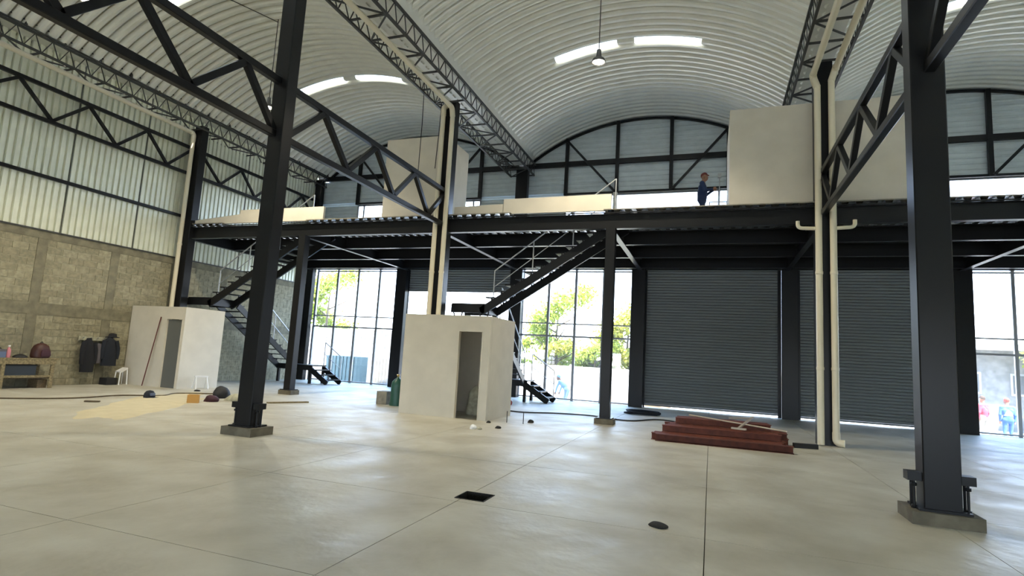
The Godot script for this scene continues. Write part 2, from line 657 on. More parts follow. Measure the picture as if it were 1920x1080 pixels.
func build_front_wall() -> void:
	var w := struct("wall_front", "grey horizontal metal siding with dark steel gable framing", "wall")
	var spans := [[XL - 0.3, XA], [XA, XB], [XB, XR + 0.3]]
	for i in 3:
		var cx: float = CEN[i]
		var x0: float = spans[i][0]
		var x1: float = spans[i][1]
		# beside and under the strip window, then the gable up to the arc
		for y in [[5.3, 6.4], [6.4, 7.5], [7.5, 8.46]]:
			if y[0] < 6.0:
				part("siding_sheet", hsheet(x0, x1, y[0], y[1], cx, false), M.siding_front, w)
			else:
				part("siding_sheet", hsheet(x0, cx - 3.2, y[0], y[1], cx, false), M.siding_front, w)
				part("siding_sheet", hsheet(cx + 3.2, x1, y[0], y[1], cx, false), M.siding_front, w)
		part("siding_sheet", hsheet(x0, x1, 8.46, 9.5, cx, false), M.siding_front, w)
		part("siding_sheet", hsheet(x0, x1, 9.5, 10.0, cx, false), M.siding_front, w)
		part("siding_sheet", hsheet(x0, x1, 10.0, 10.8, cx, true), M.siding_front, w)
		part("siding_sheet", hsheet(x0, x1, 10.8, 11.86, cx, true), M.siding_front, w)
		# gable posts and braces
		for dx in [-3.18, -1.06, 1.08, 3.2]:
			var yt := arc_y(cx + dx, cx) - 0.05
			part("gable_post", barmb(V(cx + dx, 8.46, ZF + 0.10), V(cx + dx, yt, ZF + 0.10), 0.13, 0.14), M.steel, w)
		part("gable_brace", barmb(V(cx - 3.16, 10.8, ZF + 0.2), V(cx - 1.1, 8.5, ZF + 0.2), 0.07, 0.09), M.steel, w)
		part("gable_brace", barmb(V(cx + 3.2, 10.85, ZF + 0.2), V(cx + 1.12, 8.5, ZF + 0.2), 0.07, 0.09), M.steel, w)
		part("window_head_rail", barmb(V(cx - 3.2, 8.5, ZF + 0.09), V(cx + 3.2, 8.5, ZF + 0.09), 0.12, 0.09), M.steel, w)
		part("gable_arch_angle", arch_mb(cx), M.steel, w)
	part("gable_rail", barmb(V(XL, 9.82, ZF + 0.09), V(XR, 9.82, ZF + 0.09), 0.14, 0.2), M.steel, w)
	part("lintel_beam", barmb(V(XL, 5.53, ZF + 0.06), V(XR, 5.53, ZF + 0.06), 0.22, 0.46), M.steel, w)
	part("sill_plinth", boxmb(V((XL + XR) / 2, -0.46, ZF - 0.22), V(XR - XL, 0.92, 0.3)), M.concrete, w)
	# ground-floor glazing
	glazing("window_1", "tall multi-pane glazing beside the block wall", -18.08, -13.42)
	glazing("window_2", "tall multi-pane glazing behind the staircase and slim column", -7.52, -2.95)
	glazing("window_3", "tall multi-pane glazing with two workers outside it", 8.05, 12.62)
	# strip windows above the mezzanine
	strip_window("window_4", "high strip window behind the white mezzanine partition", CEN[0])
	strip_window("window_5", "high strip window behind the standing worker", CEN[1])
	strip_window("window_6", "high strip window above the glazing with two workers", CEN[2])
	# roller shutters
	shutter("door_1", "half-raised grey roller shutter behind the doorway cubicle", -13.02, -8.05, 4.32)
	shutter("door_2", "closed grey roller shutter behind the rusty steel pile", -2.42, 2.30, 0.07)
	shutter("door_3", "closed grey roller shutter behind the twin cream downpipes", 2.95, 7.42, 0.05)

func arch_mb(cx: float) -> MB:
	var b := MB.new()
	var pts := []
	for i in 25:
		var x := cx - 4.95 + 9.9 * i / 24.0
		pts.append(V(x, arc_y(x, cx) - 0.09, ZF + 0.08))
	for i in 24:
		b.bar(pts[i], pts[i + 1], 0.1, 0.08)
	return b

func glazing(called: String, label: String, x0: float, x1: float) -> void:
	var w := struct(called, label, "window")
	var cols := 4
	var wd := (x1 - x0) / cols
	var ys := [0.06, 2.57, 3.08, 5.24]
	for i in cols + 1:
		var xx := x0 + i * wd
		part("mullion", barmb(V(xx, 0.0, ZF - 0.05), V(xx, 5.3, ZF - 0.05), 0.08 if i % 4 else 0.1, 0.1), M.frame, w)
	for y in ys:
		part("transom", barmb(V(x0, y, ZF - 0.05), V(x1, y, ZF - 0.05), 0.09, 0.07 if y > 2.0 and y < 3.0 else 0.05), M.frame, w)
	for i in cols:
		for j in 3:
			part("pane", boxmb(V(x0 + (i + 0.5) * wd, (ys[j] + ys[j + 1]) / 2, ZF - 0.05), V(wd - 0.05, ys[j + 1] - ys[j] - 0.04, 0.008)), M.glass, w)

func strip_window(called: String, label: String, cx: float) -> void:
	var w := struct(called, label, "window")
	var xs := [cx - 3.2, cx - 2.87, cx + 2.87, cx + 3.2]
	for x in xs:
		part("mullion", barmb(V(x, 6.4, ZF - 0.05), V(x, 8.46, ZF - 0.05), 0.05, 0.08), M.frame, w)
	for y in [6.42, 8.44]:
		part("transom", barmb(V(xs[0], y, ZF - 0.05), V(xs[3], y, ZF - 0.05), 0.08, 0.05), M.frame, w)
	for i in 3:
		part("pane", boxmb(V((xs[i] + xs[i + 1]) / 2, 7.43, ZF - 0.05), V(xs[i + 1] - xs[i] - 0.04, 1.98, 0.008)), M.glass, w)

func shutter(called: String, label: String, x0: float, x1: float, y0: float) -> void:
	var w := struct(called, label, "door")
	var b := MB.new()
	var pr := PackedVector2Array([Vector2(0.0, -0.058), Vector2(0.034, -0.040), Vector2(0.044, 0.0), Vector2(0.034, 0.036), Vector2(0.004, 0.052), Vector2(-0.006, 0.052), Vector2(-0.012, 0.0), Vector2(-0.012, -0.058)])
	b.prism(pr, V(x0, 0, 0), V(0, 0, 1), V(0, 1, 0), V(x1 - x0, 0, 0))
	var me := b.mesh()
	var y := y0 + 0.12
	while y < 5.36:
		inst("slat", me, M.shutter, w, V(0, y, ZF - 0.04))
		y += 0.107
	part("bottom_bar", barmb(V(x0, y0 + 0.03, ZF - 0.035), V(x1, y0 + 0.03, ZF - 0.035), 0.05, 0.06), M.shutter, w)
	for xx in [x0 - 0.02, x1 + 0.02]:
		part("guide_rail", barmb(V(xx, 0.0, ZF), V(xx, 5.4, ZF), 0.08, 0.12), M.steel, w)
	var ro := MB.new()
	ro.lathe([Vector2(0, 0), Vector2(0.17, 0), Vector2(0.17, x1 - x0), Vector2(0, x1 - x0)], V(x0, 5.55, ZF - 0.33), 16, Basis(Vector3(0, 0, 1), -PI / 2))
	part("roller", ro, M.shutter, w)

# ------------------------------------------------------------------ other walls
func build_other_walls() -> void:
	var r := struct("wall_right", "metal-clad side wall", "wall")
	part("side_cladding", boxmb(V(XR + 0.2, 5.0, (ZF + ZB) / 2), V(0.2, 10.2, ZB - ZF + 0.6)), M.siding, r)
	# rear wall with three open loading bays
	var b := struct("wall_back", "metal-clad rear wall with open loading bays", "wall")
	var xs := [XL - 0.3, -17.6, -8.6, -6.8, 1.6, 3.4, 12.0, XR + 0.3]
	for i in range(0, 8, 2):
		part("rear_cladding", boxmb(V((xs[i] + xs[i + 1]) / 2, 5.9, ZB + 0.15), V(xs[i + 1] - xs[i], 12.0, 0.25)), M.siding, b)
	for i in range(1, 7, 2):
		part("rear_cladding", boxmb(V((xs[i] + xs[i + 1]) / 2, 7.25, ZB + 0.15), V(xs[i + 1] - xs[i], 9.3, 0.25)), M.siding, b)

# ------------------------------------------------------------------ roof
func roof_panel_mesh(a0: float, a1: float) -> ArrayMesh:
	var b := MB.new()
	var p := 0.305
	var pr := [Vector2(0.0, 0.19), Vector2(0.015, 0.19), Vector2(0.017, 0.10), Vector2(0.055, 0.045), Vector2(0.095, 0.008), Vector2(0.1525, 0.0), Vector2(0.21, 0.008), Vector2(0.25, 0.045), Vector2(0.288, 0.10), Vector2(0.29, 0.19), Vector2(p, 0.19)]
	var seg := maxi(3, int(ceil(absf(a1 - a0) / 0.055)))
	for k in pr.size() - 1:
		var s: Vector2 = pr[k]
		var e: Vector2 = pr[k + 1]
		var t := (e - s).normalized()
		var rings := []
		var norms := []
		for i in seg + 1:
			var an := a0 + (a1 - a0) * i / seg
			var d := V(sin(an), cos(an), 0)
			rings.append([d * (VR + s.y) + V(0, 0, s.x), d * (VR + e.y) + V(0, 0, e.x)])
			var nn := d * (-t.x) + V(0, 0, t.y)
			norms.append([nn, nn])
		b.grid(rings, norms, false)
	return b.mesh()

func build_roof() -> void:
	var t0 := asin(5.02 / VR)
	var full := roof_panel_mesh(-t0, t0)
	var s0 := asin(0.27 / VR)
	var s1 := asin(2.26 / VR)
	var pieces := [roof_panel_mesh(-t0, -s1), roof_panel_mesh(-s0, s0), roof_panel_mesh(s1, t0)]
	var lights := [roof_panel_mesh(-s1, -s0), roof_panel_mesh(s0, s1)]
	var what := ["arched ceiling of ribbed steel panels beside the block wall", "arched ceiling of ribbed steel panels above the hanging lamp", "arched ceiling of ribbed steel panels beyond the twin cream downpipes"]
	for i in 3:
		var c := struct("ceiling", what[i], "ceiling")
		c.position = V(CEN[i], VY, 0)
		var k := 0
		var z := ZF - 0.35
		while z < ZB + 0.3:
			# skylight panels at z about -16.45, -10.65, -4.85, 0.95
			if k in [19, 38, 57, 76, 95]:
				for m in pieces:
					inst("roof_panel", m, M.roof, c, V(0, 0, z))
				for m in lights:
					inst("skylight_panel", m, M.skylight, c, V(0, 0, z))
			else:
				inst("roof_panel", full, M.roof, c, V(0, 0, z))
			z += 0.305
			k += 1

# ------------------------------------------------------------------ columns
func column(label: String, x: float, z: float, w: float, d: float, top: float, plinth: float, bolts: bool, group: String) -> void:
	var t := thing("steel_column", label, "column", V(x, 0, z), 0.0, group)
	var ph := 0.14 if plinth > 0.0 else 0.0
	if plinth > 0.0:
		var b := MB.new()
		var h := plinth / 2.0
		b.prism(PackedVector2Array([Vector2(-h, -h * 0.8), Vector2(h, -h * 0.8), Vector2(h, h * 0.8), Vector2(-h, h * 0.8)]), V(0, 0, 0), V(1, 0, 0), V(0, 0, 1), V(0, ph, 0))
		part("plinth", b, M.plinth, t)
		part("base_plate", boxmb(V(0, ph + 0.0125, 0), V(w + 0.14, 0.025, d + 0.14)), M.steel, t)
	var half := w / 2.0
	var sh := MB.new()
	sh.bar(V(0, ph, 0), V(0, top, 0), d, w, 0.012, V(1, 0, 0))
	part("shaft", sh, M.steel, t)
	if bolts:
		for s in [-1.0, 1.0]:
			var b := MB.new()
			var bx: float = s * (half + 0.075)
			b.box(V(bx, 0.50, 0.02), V(0.14, 0.1, 0.16))
			var ab := part("anchor_bracket", b, M.steel, t)
			var q := MB.new()
			q.tube([V(bx, ph, 0.06), V(bx, 0.46, 0.06)], 0.016, 8)
			q.tube([V(bx, ph, -0.04), V(bx, 0.46, -0.04)], 0.016, 8)
			q.lathe([Vector2(0, 0), Vector2(0.034, 0), Vector2(0.034, 0.035), Vector2(0, 0.035)], V(bx, ph, 0.06), 6)
			q.lathe([Vector2(0, 0), Vector2(0.034, 0), Vector2(0.034, 0.035), Vector2(0, 0.035)], V(bx, 0.39, 0.06), 6)
			part("anchor_bolt", q, M.steel, ab)

func build_columns() -> void:
	var g := "main roof columns"
	column("near dark steel column on plinth, beside the sandy patch and bags", XA + 0.03, -8.0, 0.33, 0.27, 9.5, 0.66, true, g)
	column("nearest wide dark steel column with bolted concrete plinth", XB - 0.02, -8.0, 0.37, 0.27, 9.5, 0.68, true, g)
	column("tall dark column with two cream downpipes behind the white cubicle", XA - 0.05, ZC, 0.36, 0.3, 9.45, 0.0, false, g)
	column("tall dark column with two cream downpipes beside the rusty pile", XB + 0.04, ZC, 0.42, 0.3, 9.45, 0.0, false, g)
	column("dark column with one cream downpipe against the block wall", XL + 0.3, ZC, 0.36, 0.3, 9.55, 0.0, false, g)
	var h := "slim columns under the mezzanine edge"
	column("slim mezzanine column beside the staircase near the block wall", CEN[0], ZC, 0.26, 0.26, 5.27, 0.5, false, h)
	column("slim mezzanine column in front of the bright glazing", -2.62, ZC, 0.26, 0.26, 5.27, 0.5, false, h)
	var f := "columns along the front wall"
	var xs := [XL + 0.22, -13.22, XA - 0.02, -2.68, 2.63, 7.73, XR - 0.2]
	var lb := ["front wall column in the corner by the block wall", "front wall column between first glazing and half-raised shutter", "front wall column between half-raised shutter and staircase glazing", "front wall column between the glazing and the first closed shutter", "front wall column between the two closed shutters", "front wall column between closed shutter and glazing with workers", "front wall column past the glazing with workers"]
	for i in xs.size():
		column(lb[i], xs[i], ZF + 0.26, 0.52 if i > 0 and i < 6 else 0.36, 0.26, 9.72 if i in [0, 2, 4, 6] else 5.3, 0.0, false, f)

# ------------------------------------------------------------------ girders along z
func girder(label: String, x: float, za: float, zb: float, yb: float, yt: float, chord: float, web: float, nodes: Array, depth: float) -> void:
	# nodes: [z, 0 bottom / 1 top]
	var t := thing("lattice_girder", label, "truss", V(x, yb, (za + zb) / 2), 0.0, "lattice girders between the columns")
	var zo := (za + zb) / 2
	part("bottom_chord", barmb(V(0, 0, za - zo), V(0, 0, zb - zo), depth, chord, 0.012), M.steel, t)
	part("top_chord", barmb(V(0, yt - yb, za - zo), V(0, yt - yb, zb - zo), depth, chord, 0.012), M.steel, t)
	for i in nodes.size() - 1:
		var a: Array = nodes[i]
		var b: Array = nodes[i + 1]
		var pa := V(0, chord * 0.4 if a[1] == 0 else yt - yb - chord * 0.4, a[0] - zo)
		var pb := V(0, chord * 0.4 if b[1] == 0 else yt - yb - chord * 0.4, b[0] - zo)
		part("web_diagonal", barmb(pa, pb, depth * 0.8, web, 0.008), M.steel, t)

func build_girders() -> void:
	var far_nodes := [[-8.16, 0], [-9.18, 1], [-10.12, 0], [-11.12, 1], [-12.05, 0], [-13.03, 1], [-13.93, 0], [-14.9, 1]]
	var near_nodes := [[-7.86, 0], [-7.05, 1], [-6.05, 0], [-5.1, 1], [-4.2, 0], [-3.2, 1], [-2.25, 0], [-1.2, 1]]
	girder("lattice girder from the sandy-patch column to the cubicle column", XA, -14.95, -8.14, 5.47, 6.5, 0.13, 0.12, far_nodes, 0.13)
	girder("lattice girder overhead, running from the sandy-patch column towards the viewer", XA, -7.86, -1.15, 5.47, 6.5, 0.13, 0.12, near_nodes, 0.13)
	girder("lattice girder between the wide bolted column and the rusty-pile column", XB, -14.95, -8.14, 5.47, 6.5, 0.13, 0.12, far_nodes, 0.13)
	girder("lattice girder reaching overhead from the wide bolted column", XB, -7.86, -1.15, 5.47, 6.5, 0.13, 0.12, near_nodes, 0.13)
	var ln := [[-8.2, 0], [-9.3, 1], [-10.25, 0], [-11.2, 1], [-12.15, 0], [-13.12, 1], [-13.98, 0], [-14.9, 1]]
	girder("wall lattice girder above the workbench and block wall", XL + 0.16, -14.95, -8.15, 7.68, 8.66, 0.11, 0.09, ln, 0.11)
	var l2 := [[-15.3, 1], [-16.3, 0], [-17.25, 1], [-18.1, 0], [-19.05, 1], [-20.0, 0], [-20.95, 1], [-21.85, 0]]
	girder("wall lattice girder above the mezzanine beside the corrugated sheeting", XL + 0.16, -21.9, -15.26, 7.68, 8.66, 0.11, 0.09, l2, 0.11)
	for s in [["wall rail along the sheeting above the workbench", -14.95, -1.0], ["short wall rail above the mezzanine floor", -22.1, -15.26]]:
		one("wall_rail", barmb(V(XL + 0.05, 6.08, s[1]), V(XL + 0.05, 6.08, s[2]), 0.1, 0.1, 0.01), M.steel, s[0], "rail", "rails on the corrugated sheeting")

# ------------------------------------------------------------------ valleys: lattice gutter trusses, gutters, pipes
func valley(label: String, gl: String, x: float, hw: float, z0: float, z1: float, one_side: bool) -> void:
	var t := thing("gutter_truss", label, "truss", V(x, 9.38, (z0 + z1) / 2), 0.0, "lattice trusses under the valley gutters")
	var zo := (z0 + z1) / 2
	var up := 0.46
	var bw := hw * 0.93
	for s in [-1.0, 1.0]:
		part("bottom_chord", barmb(V(s * bw, 0, z0 - zo), V(s * bw, 0, z1 - zo), 0.06, 0.06), M.lattice, t)
		part("top_chord", barmb(V(s * hw, up, z0 - zo), V(s * hw, up, z1 - zo), 0.06, 0.06), M.lattice, t)
	var p := 0.9
	var nn := int((z1 - z0) / p)
	for i in nn:
		var za := z0 - zo + i * p
		var zb := za + p
		var sg := 1.0 if i % 2 == 0 else -1.0
		part("lacing_bar", barmb(V(-sg * bw, 0.0, za), V(sg * bw, 0.0, zb), 0.035, 0.035), M.lattice, t)
		part("cross_bar", barmb(V(-bw, 0.01, za), V(bw, 0.01, za), 0.045, 0.045), M.lattice, t)
		for s in [-1.0, 1.0]:
			for h in 2:
				var zc := za + h * p / 2
				part("lacing_bar", barmb(V(s * bw, 0.0, zc), V(s * hw, up, zc + p * 0.25), 0.022, 0.022), M.lattice, t)
				part("lacing_bar", barmb(V(s * hw, up, zc + p * 0.25), V(s * bw, 0.0, zc + p * 0.5), 0.022, 0.022), M.lattice, t)
	var g := thing("valley_gutter", gl, "gutter", V(x, 9.9, zo), 0.0, "sheet gutters between the roof vaults")
	var b := MB.new()
	var w2 := hw + 0.02
	var a: float = z0 - zo
	var e: float = z1 - zo
	b.quad(V(-w2 * 0.7, -0.02, a), V(w2 * 0.7, -0.02, a), V(w2 * 0.7, -0.02, e), V(-w2 * 0.7, -0.02, e), V(0, -1, 0))
	for s in [-1.0, 1.0]:
		b.quad(V(s * w2 * 0.7, -0.02, a), V(s * w2, 0.46, a), V(s * w2, 0.46, e), V(s * w2 * 0.7, -0.02, e), V(s, -0.5, 0))
	part("gutter_pan", b, M.roof, g)

func elbow(a: Vector3, k: Vector3, b: Vector3, r: float) -> Array:
	# points of a rounded corner at k between a and b
	var p := [a]
	var u := (a - k).normalized() * r
	var w := (b - k).normalized() * r
	for i in 6:
		var t := i / 5.0
		p.append(k + u * (1 - t) * (1 - t) + w * t * t)
	p.append(b)
	return p

func downpipe(label: String, top: Array, x: float, z: float, r: float, y1: float, clips: Array, shoe: bool) -> void:
	var t := thing("downpipe", label, "pipe", V(x, 0, z), 0.0, "cream drain pipes")
	var a: Vector3 = top[0] - V(x, 0, z)
	var k: Vector3 = top[1] - V(x, 0, z)
	part("upper_run", tubemb([a, k + (a - k).normalized() * 0.12], r, 12), M.pvc, t)
	part("elbow", tubemb(elbow(k + (a - k).normalized() * 0.16, k, V(0, k.y - 0.30, 0), 0.12), r * 1.12, 12), M.pvc, t)
	var pp := part("pipe", tubemb([V(0, k.y - 0.28, 0), V(0, y1, 0)], r, 14), M.pvc, t)
	for y in clips:
		var b := MB.new()
		b.lathe([Vector2(r, -0.035), Vector2(r * 1.14, -0.03), Vector2(r * 1.14, 0.03), Vector2(r, 0.035)], V(0, y, 0), 14)
		part("coupling", b, M.pvc, pp)
	if shoe:
		part("shoe", tubemb(elbow(V(0, 0.32, 0), V(0, 0.09, 0), V(0.16, 0.09, 0.05), 0.1), r * 1.12, 12), M.pvc, t)

func build_valleys() -> void:
	valley("lattice truss under the roof valley above the white cubicle", "sheet gutter in the roof valley above the white cubicle", XA - 0.05, 0.56, ZF + 0.2, ZB, false)
	valley("lattice truss under the roof valley above the rusty pile", "sheet gutter in the roof valley above the rusty pile", XB + 0.05, 0.54, ZF + 0.2, ZB, false)
	valley("lattice truss along the eave above the block wall", "sheet gutter along the eave above the block wall", XL + 0.24, 0.34, ZF + 0.2, ZB, true)
	# eave ladder rail over the block wall
	var e := thing("eave_rail", "slim twin rail with short spacers along the vault's lower edge", "rail", V(XL + 0.63, 9.95, -8))
	part("upper_bar", barmb(V(0, 0.11, -14.1), V(0, 0.11, 14), 0.035, 0.045), M.lattice, e)
	part("lower_bar", barmb(V(0, -0.05, -14.1), V(0, -0.05, 14), 0.035, 0.045), M.lattice, e)
	var z := -14.0
	while z < 14.0:
		part("spacer", barmb(V(0, -0.05, z), V(0, 0.11, z), 0.05, 0.06), M.lattice, e)
		z += 1.0
	# pipes
	var zf := ZC + 0.30
	downpipe("cream downpipe on the cubicle column, outer one towards the block wall", [V(XA - 0.20, 9.42, ZC - 0.3), V(XA - 0.20, 9.2, zf)], XA - 0.20, zf, 0.072, 0.02, [4.0, 1.6], false)
	downpipe("cream downpipe on the cubicle column, the one nearer the stairs", [V(XA + 0.02, 9.23, -8.3), V(XA + 0.08, 9.15, zf)], XA + 0.12, zf, 0.072, 0.02, [4.0, 1.6], false)
	downpipe("cream downpipe beside the rusty pile, without a shoe at its foot", [V(XB - 0.2, 9.05, -8.3), V(XB - 0.22, 8.95, zf)], XB - 0.12, zf, 0.075, 0.02, [4.0, 1.75], false)
	downpipe("cream downpipe beside the rusty pile, with an elbow shoe at its foot", [V(XB + 0.32, 9.24, -8.3), V(XB + 0.28, 9.08, zf)], XB + 0.19, zf, 0.075, 0.12, [4.0, 1.75], true)
	downpipe("cream downpipe at the block wall behind the small white room", [V(XL + 0.26, 9.29, -6.0), V(XL + 0.26, 9.2, zf)], XL + 0.26, zf, 0.075, 0.02, [5.0], false)
	# short drains of the deck, teeing into the two pipes by the pile
	for s in [[-1.0, "short bent drain stub on the outer downpipe under the deck"], [1.0, "short bent drain stub on the shoe downpipe under the deck"]]:
		var sg: float = s[0]
		var xo: float = XB - 0.12 if sg < 0 else XB + 0.19
		var t := thing("drain_stub", s[1], "pipe", V(xo, 5.1, zf), 0.0, "deck drain stubs")
		part("stub", tubemb(elbow(V(sg * 0.07, -0.02, 0), V(sg * 0.45, 0.0, 0), V(sg * 0.45, 0.17, 0), 0.1), 0.045, 10), M.pvc, t)

# ------------------------------------------------------------------ mezzanine
func build_mezzanine() -> void:
	var fr := thing("mezzanine_frame", "dark steel beam grid carrying the mezzanine along the front wall", "beams", V(0, 0, 0))
	for z in [ZC - 0.05, -17.3, -19.45, -21.6]:
		var b := MB.new()
		b.ibeam(V(XL + 0.1, 5.475, z), V(XR - 0.1, 5.475, z), 0.17, 0.42)
		part("edge_beam" if z > -15.3 else "cross_beam", b, M.steel, fr)
	for x in [XL + 0.3, CEN[0], XA, -2.62, XB + 0.03, 7.7]:
		var b := MB.new()
		b.ibeam(V(x, 5.43, ZC - 0.15), V(x, 5.43, ZF + 0.35), 0.16, 0.40)
		part("main_beam", b, M.steel, fr)
	# ribbed steel deck; open over the two stairs
	var d := struct("floor_mezzanine", "ribbed galvanised deck of the mezzanine", "floor")
	var sheets := {}
	for k in [[ZC + 0.08, ZF + 0.05], [-16.62, ZF + 0.05]]:
		var b := MB.new()
		var p := 0.305
		for i in 3:
			var pr := [[0.0, 0.0], [0.36, 0.0], [0.46, 0.095], [0.90, 0.095], [1.0, 0.0]]
			for q in 4:
				var a := V((i + pr[q][0]) * p, pr[q][1], k[0])
				var e := V((i + pr[q + 1][0]) * p, pr[q + 1][1], k[0])
				var dz := V(0, 0, k[1] - k[0])
				b.quad(a, e, e + dz, a + dz, V(0, -1, 0))
		sheets[k[0]] = b.mesh()
	var x := XL + 0.1
	while x < XR - 0.9:
		var open := (x + 0.6 > -16.6 and x < -13.0) or (x + 0.6 > -5.9 and x < -2.9)
		inst("deck_sheet", sheets[-16.62 if open else ZC + 0.08], M.deck, d, V(x, 5.69, 0))
		x += 0.915
	for q in [[XL + 0.1, -16.57, ZC + 0.08], [-16.57, -12.91, -16.62], [-12.91, -5.59, ZC + 0.08], [-5.59, -2.845, -16.62], [-2.845, XR - 0.1, ZC + 0.08]]:
		part("topping_board", boxmb(V((q[0] + q[1]) / 2, 5.7995, (q[2] + ZF + 0.05) / 2), V(q[1] - q[0], 0.028, q[2] - ZF - 0.05)), M.concrete, d)
	part("edge_angle", barmb(V(XL + 0.1, 5.7, ZC + 0.09), V(XR - 0.1, 5.7, ZC + 0.09), 0.02, 0.03), M.steel, d)
	# low drywall upstands on the deck
	var zt := ZC - 0.02
	var pts := PackedVector2Array([Vector2(-18.0, 5.8), Vector2(-12.3, 5.8), Vector2(-12.3, 6.27), Vector2(-15.9, 6.27), Vector2(-15.9, 6.12), Vector2(-18.0, 5.95)])
	upstand("low white upstand panel on the mezzanine beside the corrugated sheeting", pts, zt)
	upstand("low white upstand panel on the mezzanine next to the tall partition", PackedVector2Array([Vector2(-7.45, 5.8), Vector2(-5.88, 5.8), Vector2(-5.88, 6.1), Vector2(-7.45, 6.06)]), zt)
	upstand("long low white upstand panel on the mezzanine above the staircase", PackedVector2Array([Vector2(-5.86, 5.8), Vector2(-2.66, 5.8), Vector2(-2.66, 6.27), Vector2(-5.86, 6.25)]), zt - 0.02)
	one("wall_panel", boxmb(V(-3.72, 7.0, ZF + 0.28), V(0.16, 2.9, 0.06)), M.drywall, "pale upright panel strip at the edge of the strip window", "panel")

func upstand(label: String, pts: PackedVector2Array, z: float) -> void:
	var b := MB.new()
	b.prism(pts, V(0, 0, z), V(1, 0, 0), V(0, 1, 0), V(0, 0, -0.09))
	one("upstand_panel", b, M.drywall, label, "panel", "low upstand panels on the mezzanine")

# ------------------------------------------------------------------ rooms
func wall_hole(x0: float, x1: float, y0: float, y1: float, dx0: float, dx1: float, dy: float, z: float, tk: float) -> MB:
	var b := MB.new()
	b.prism(PackedVector2Array([Vector2(x0, y0), Vector2(dx0, y0), Vector2(dx0, dy), Vector2(dx1, dy), Vector2(dx1, y0), Vector2(x1, y0), Vector2(x1, y1), Vector2(x0, y1)]), V(0, 0, z), V(1, 0, 0), V(0, 1, 0), V(0, 0, -tk))
	return b

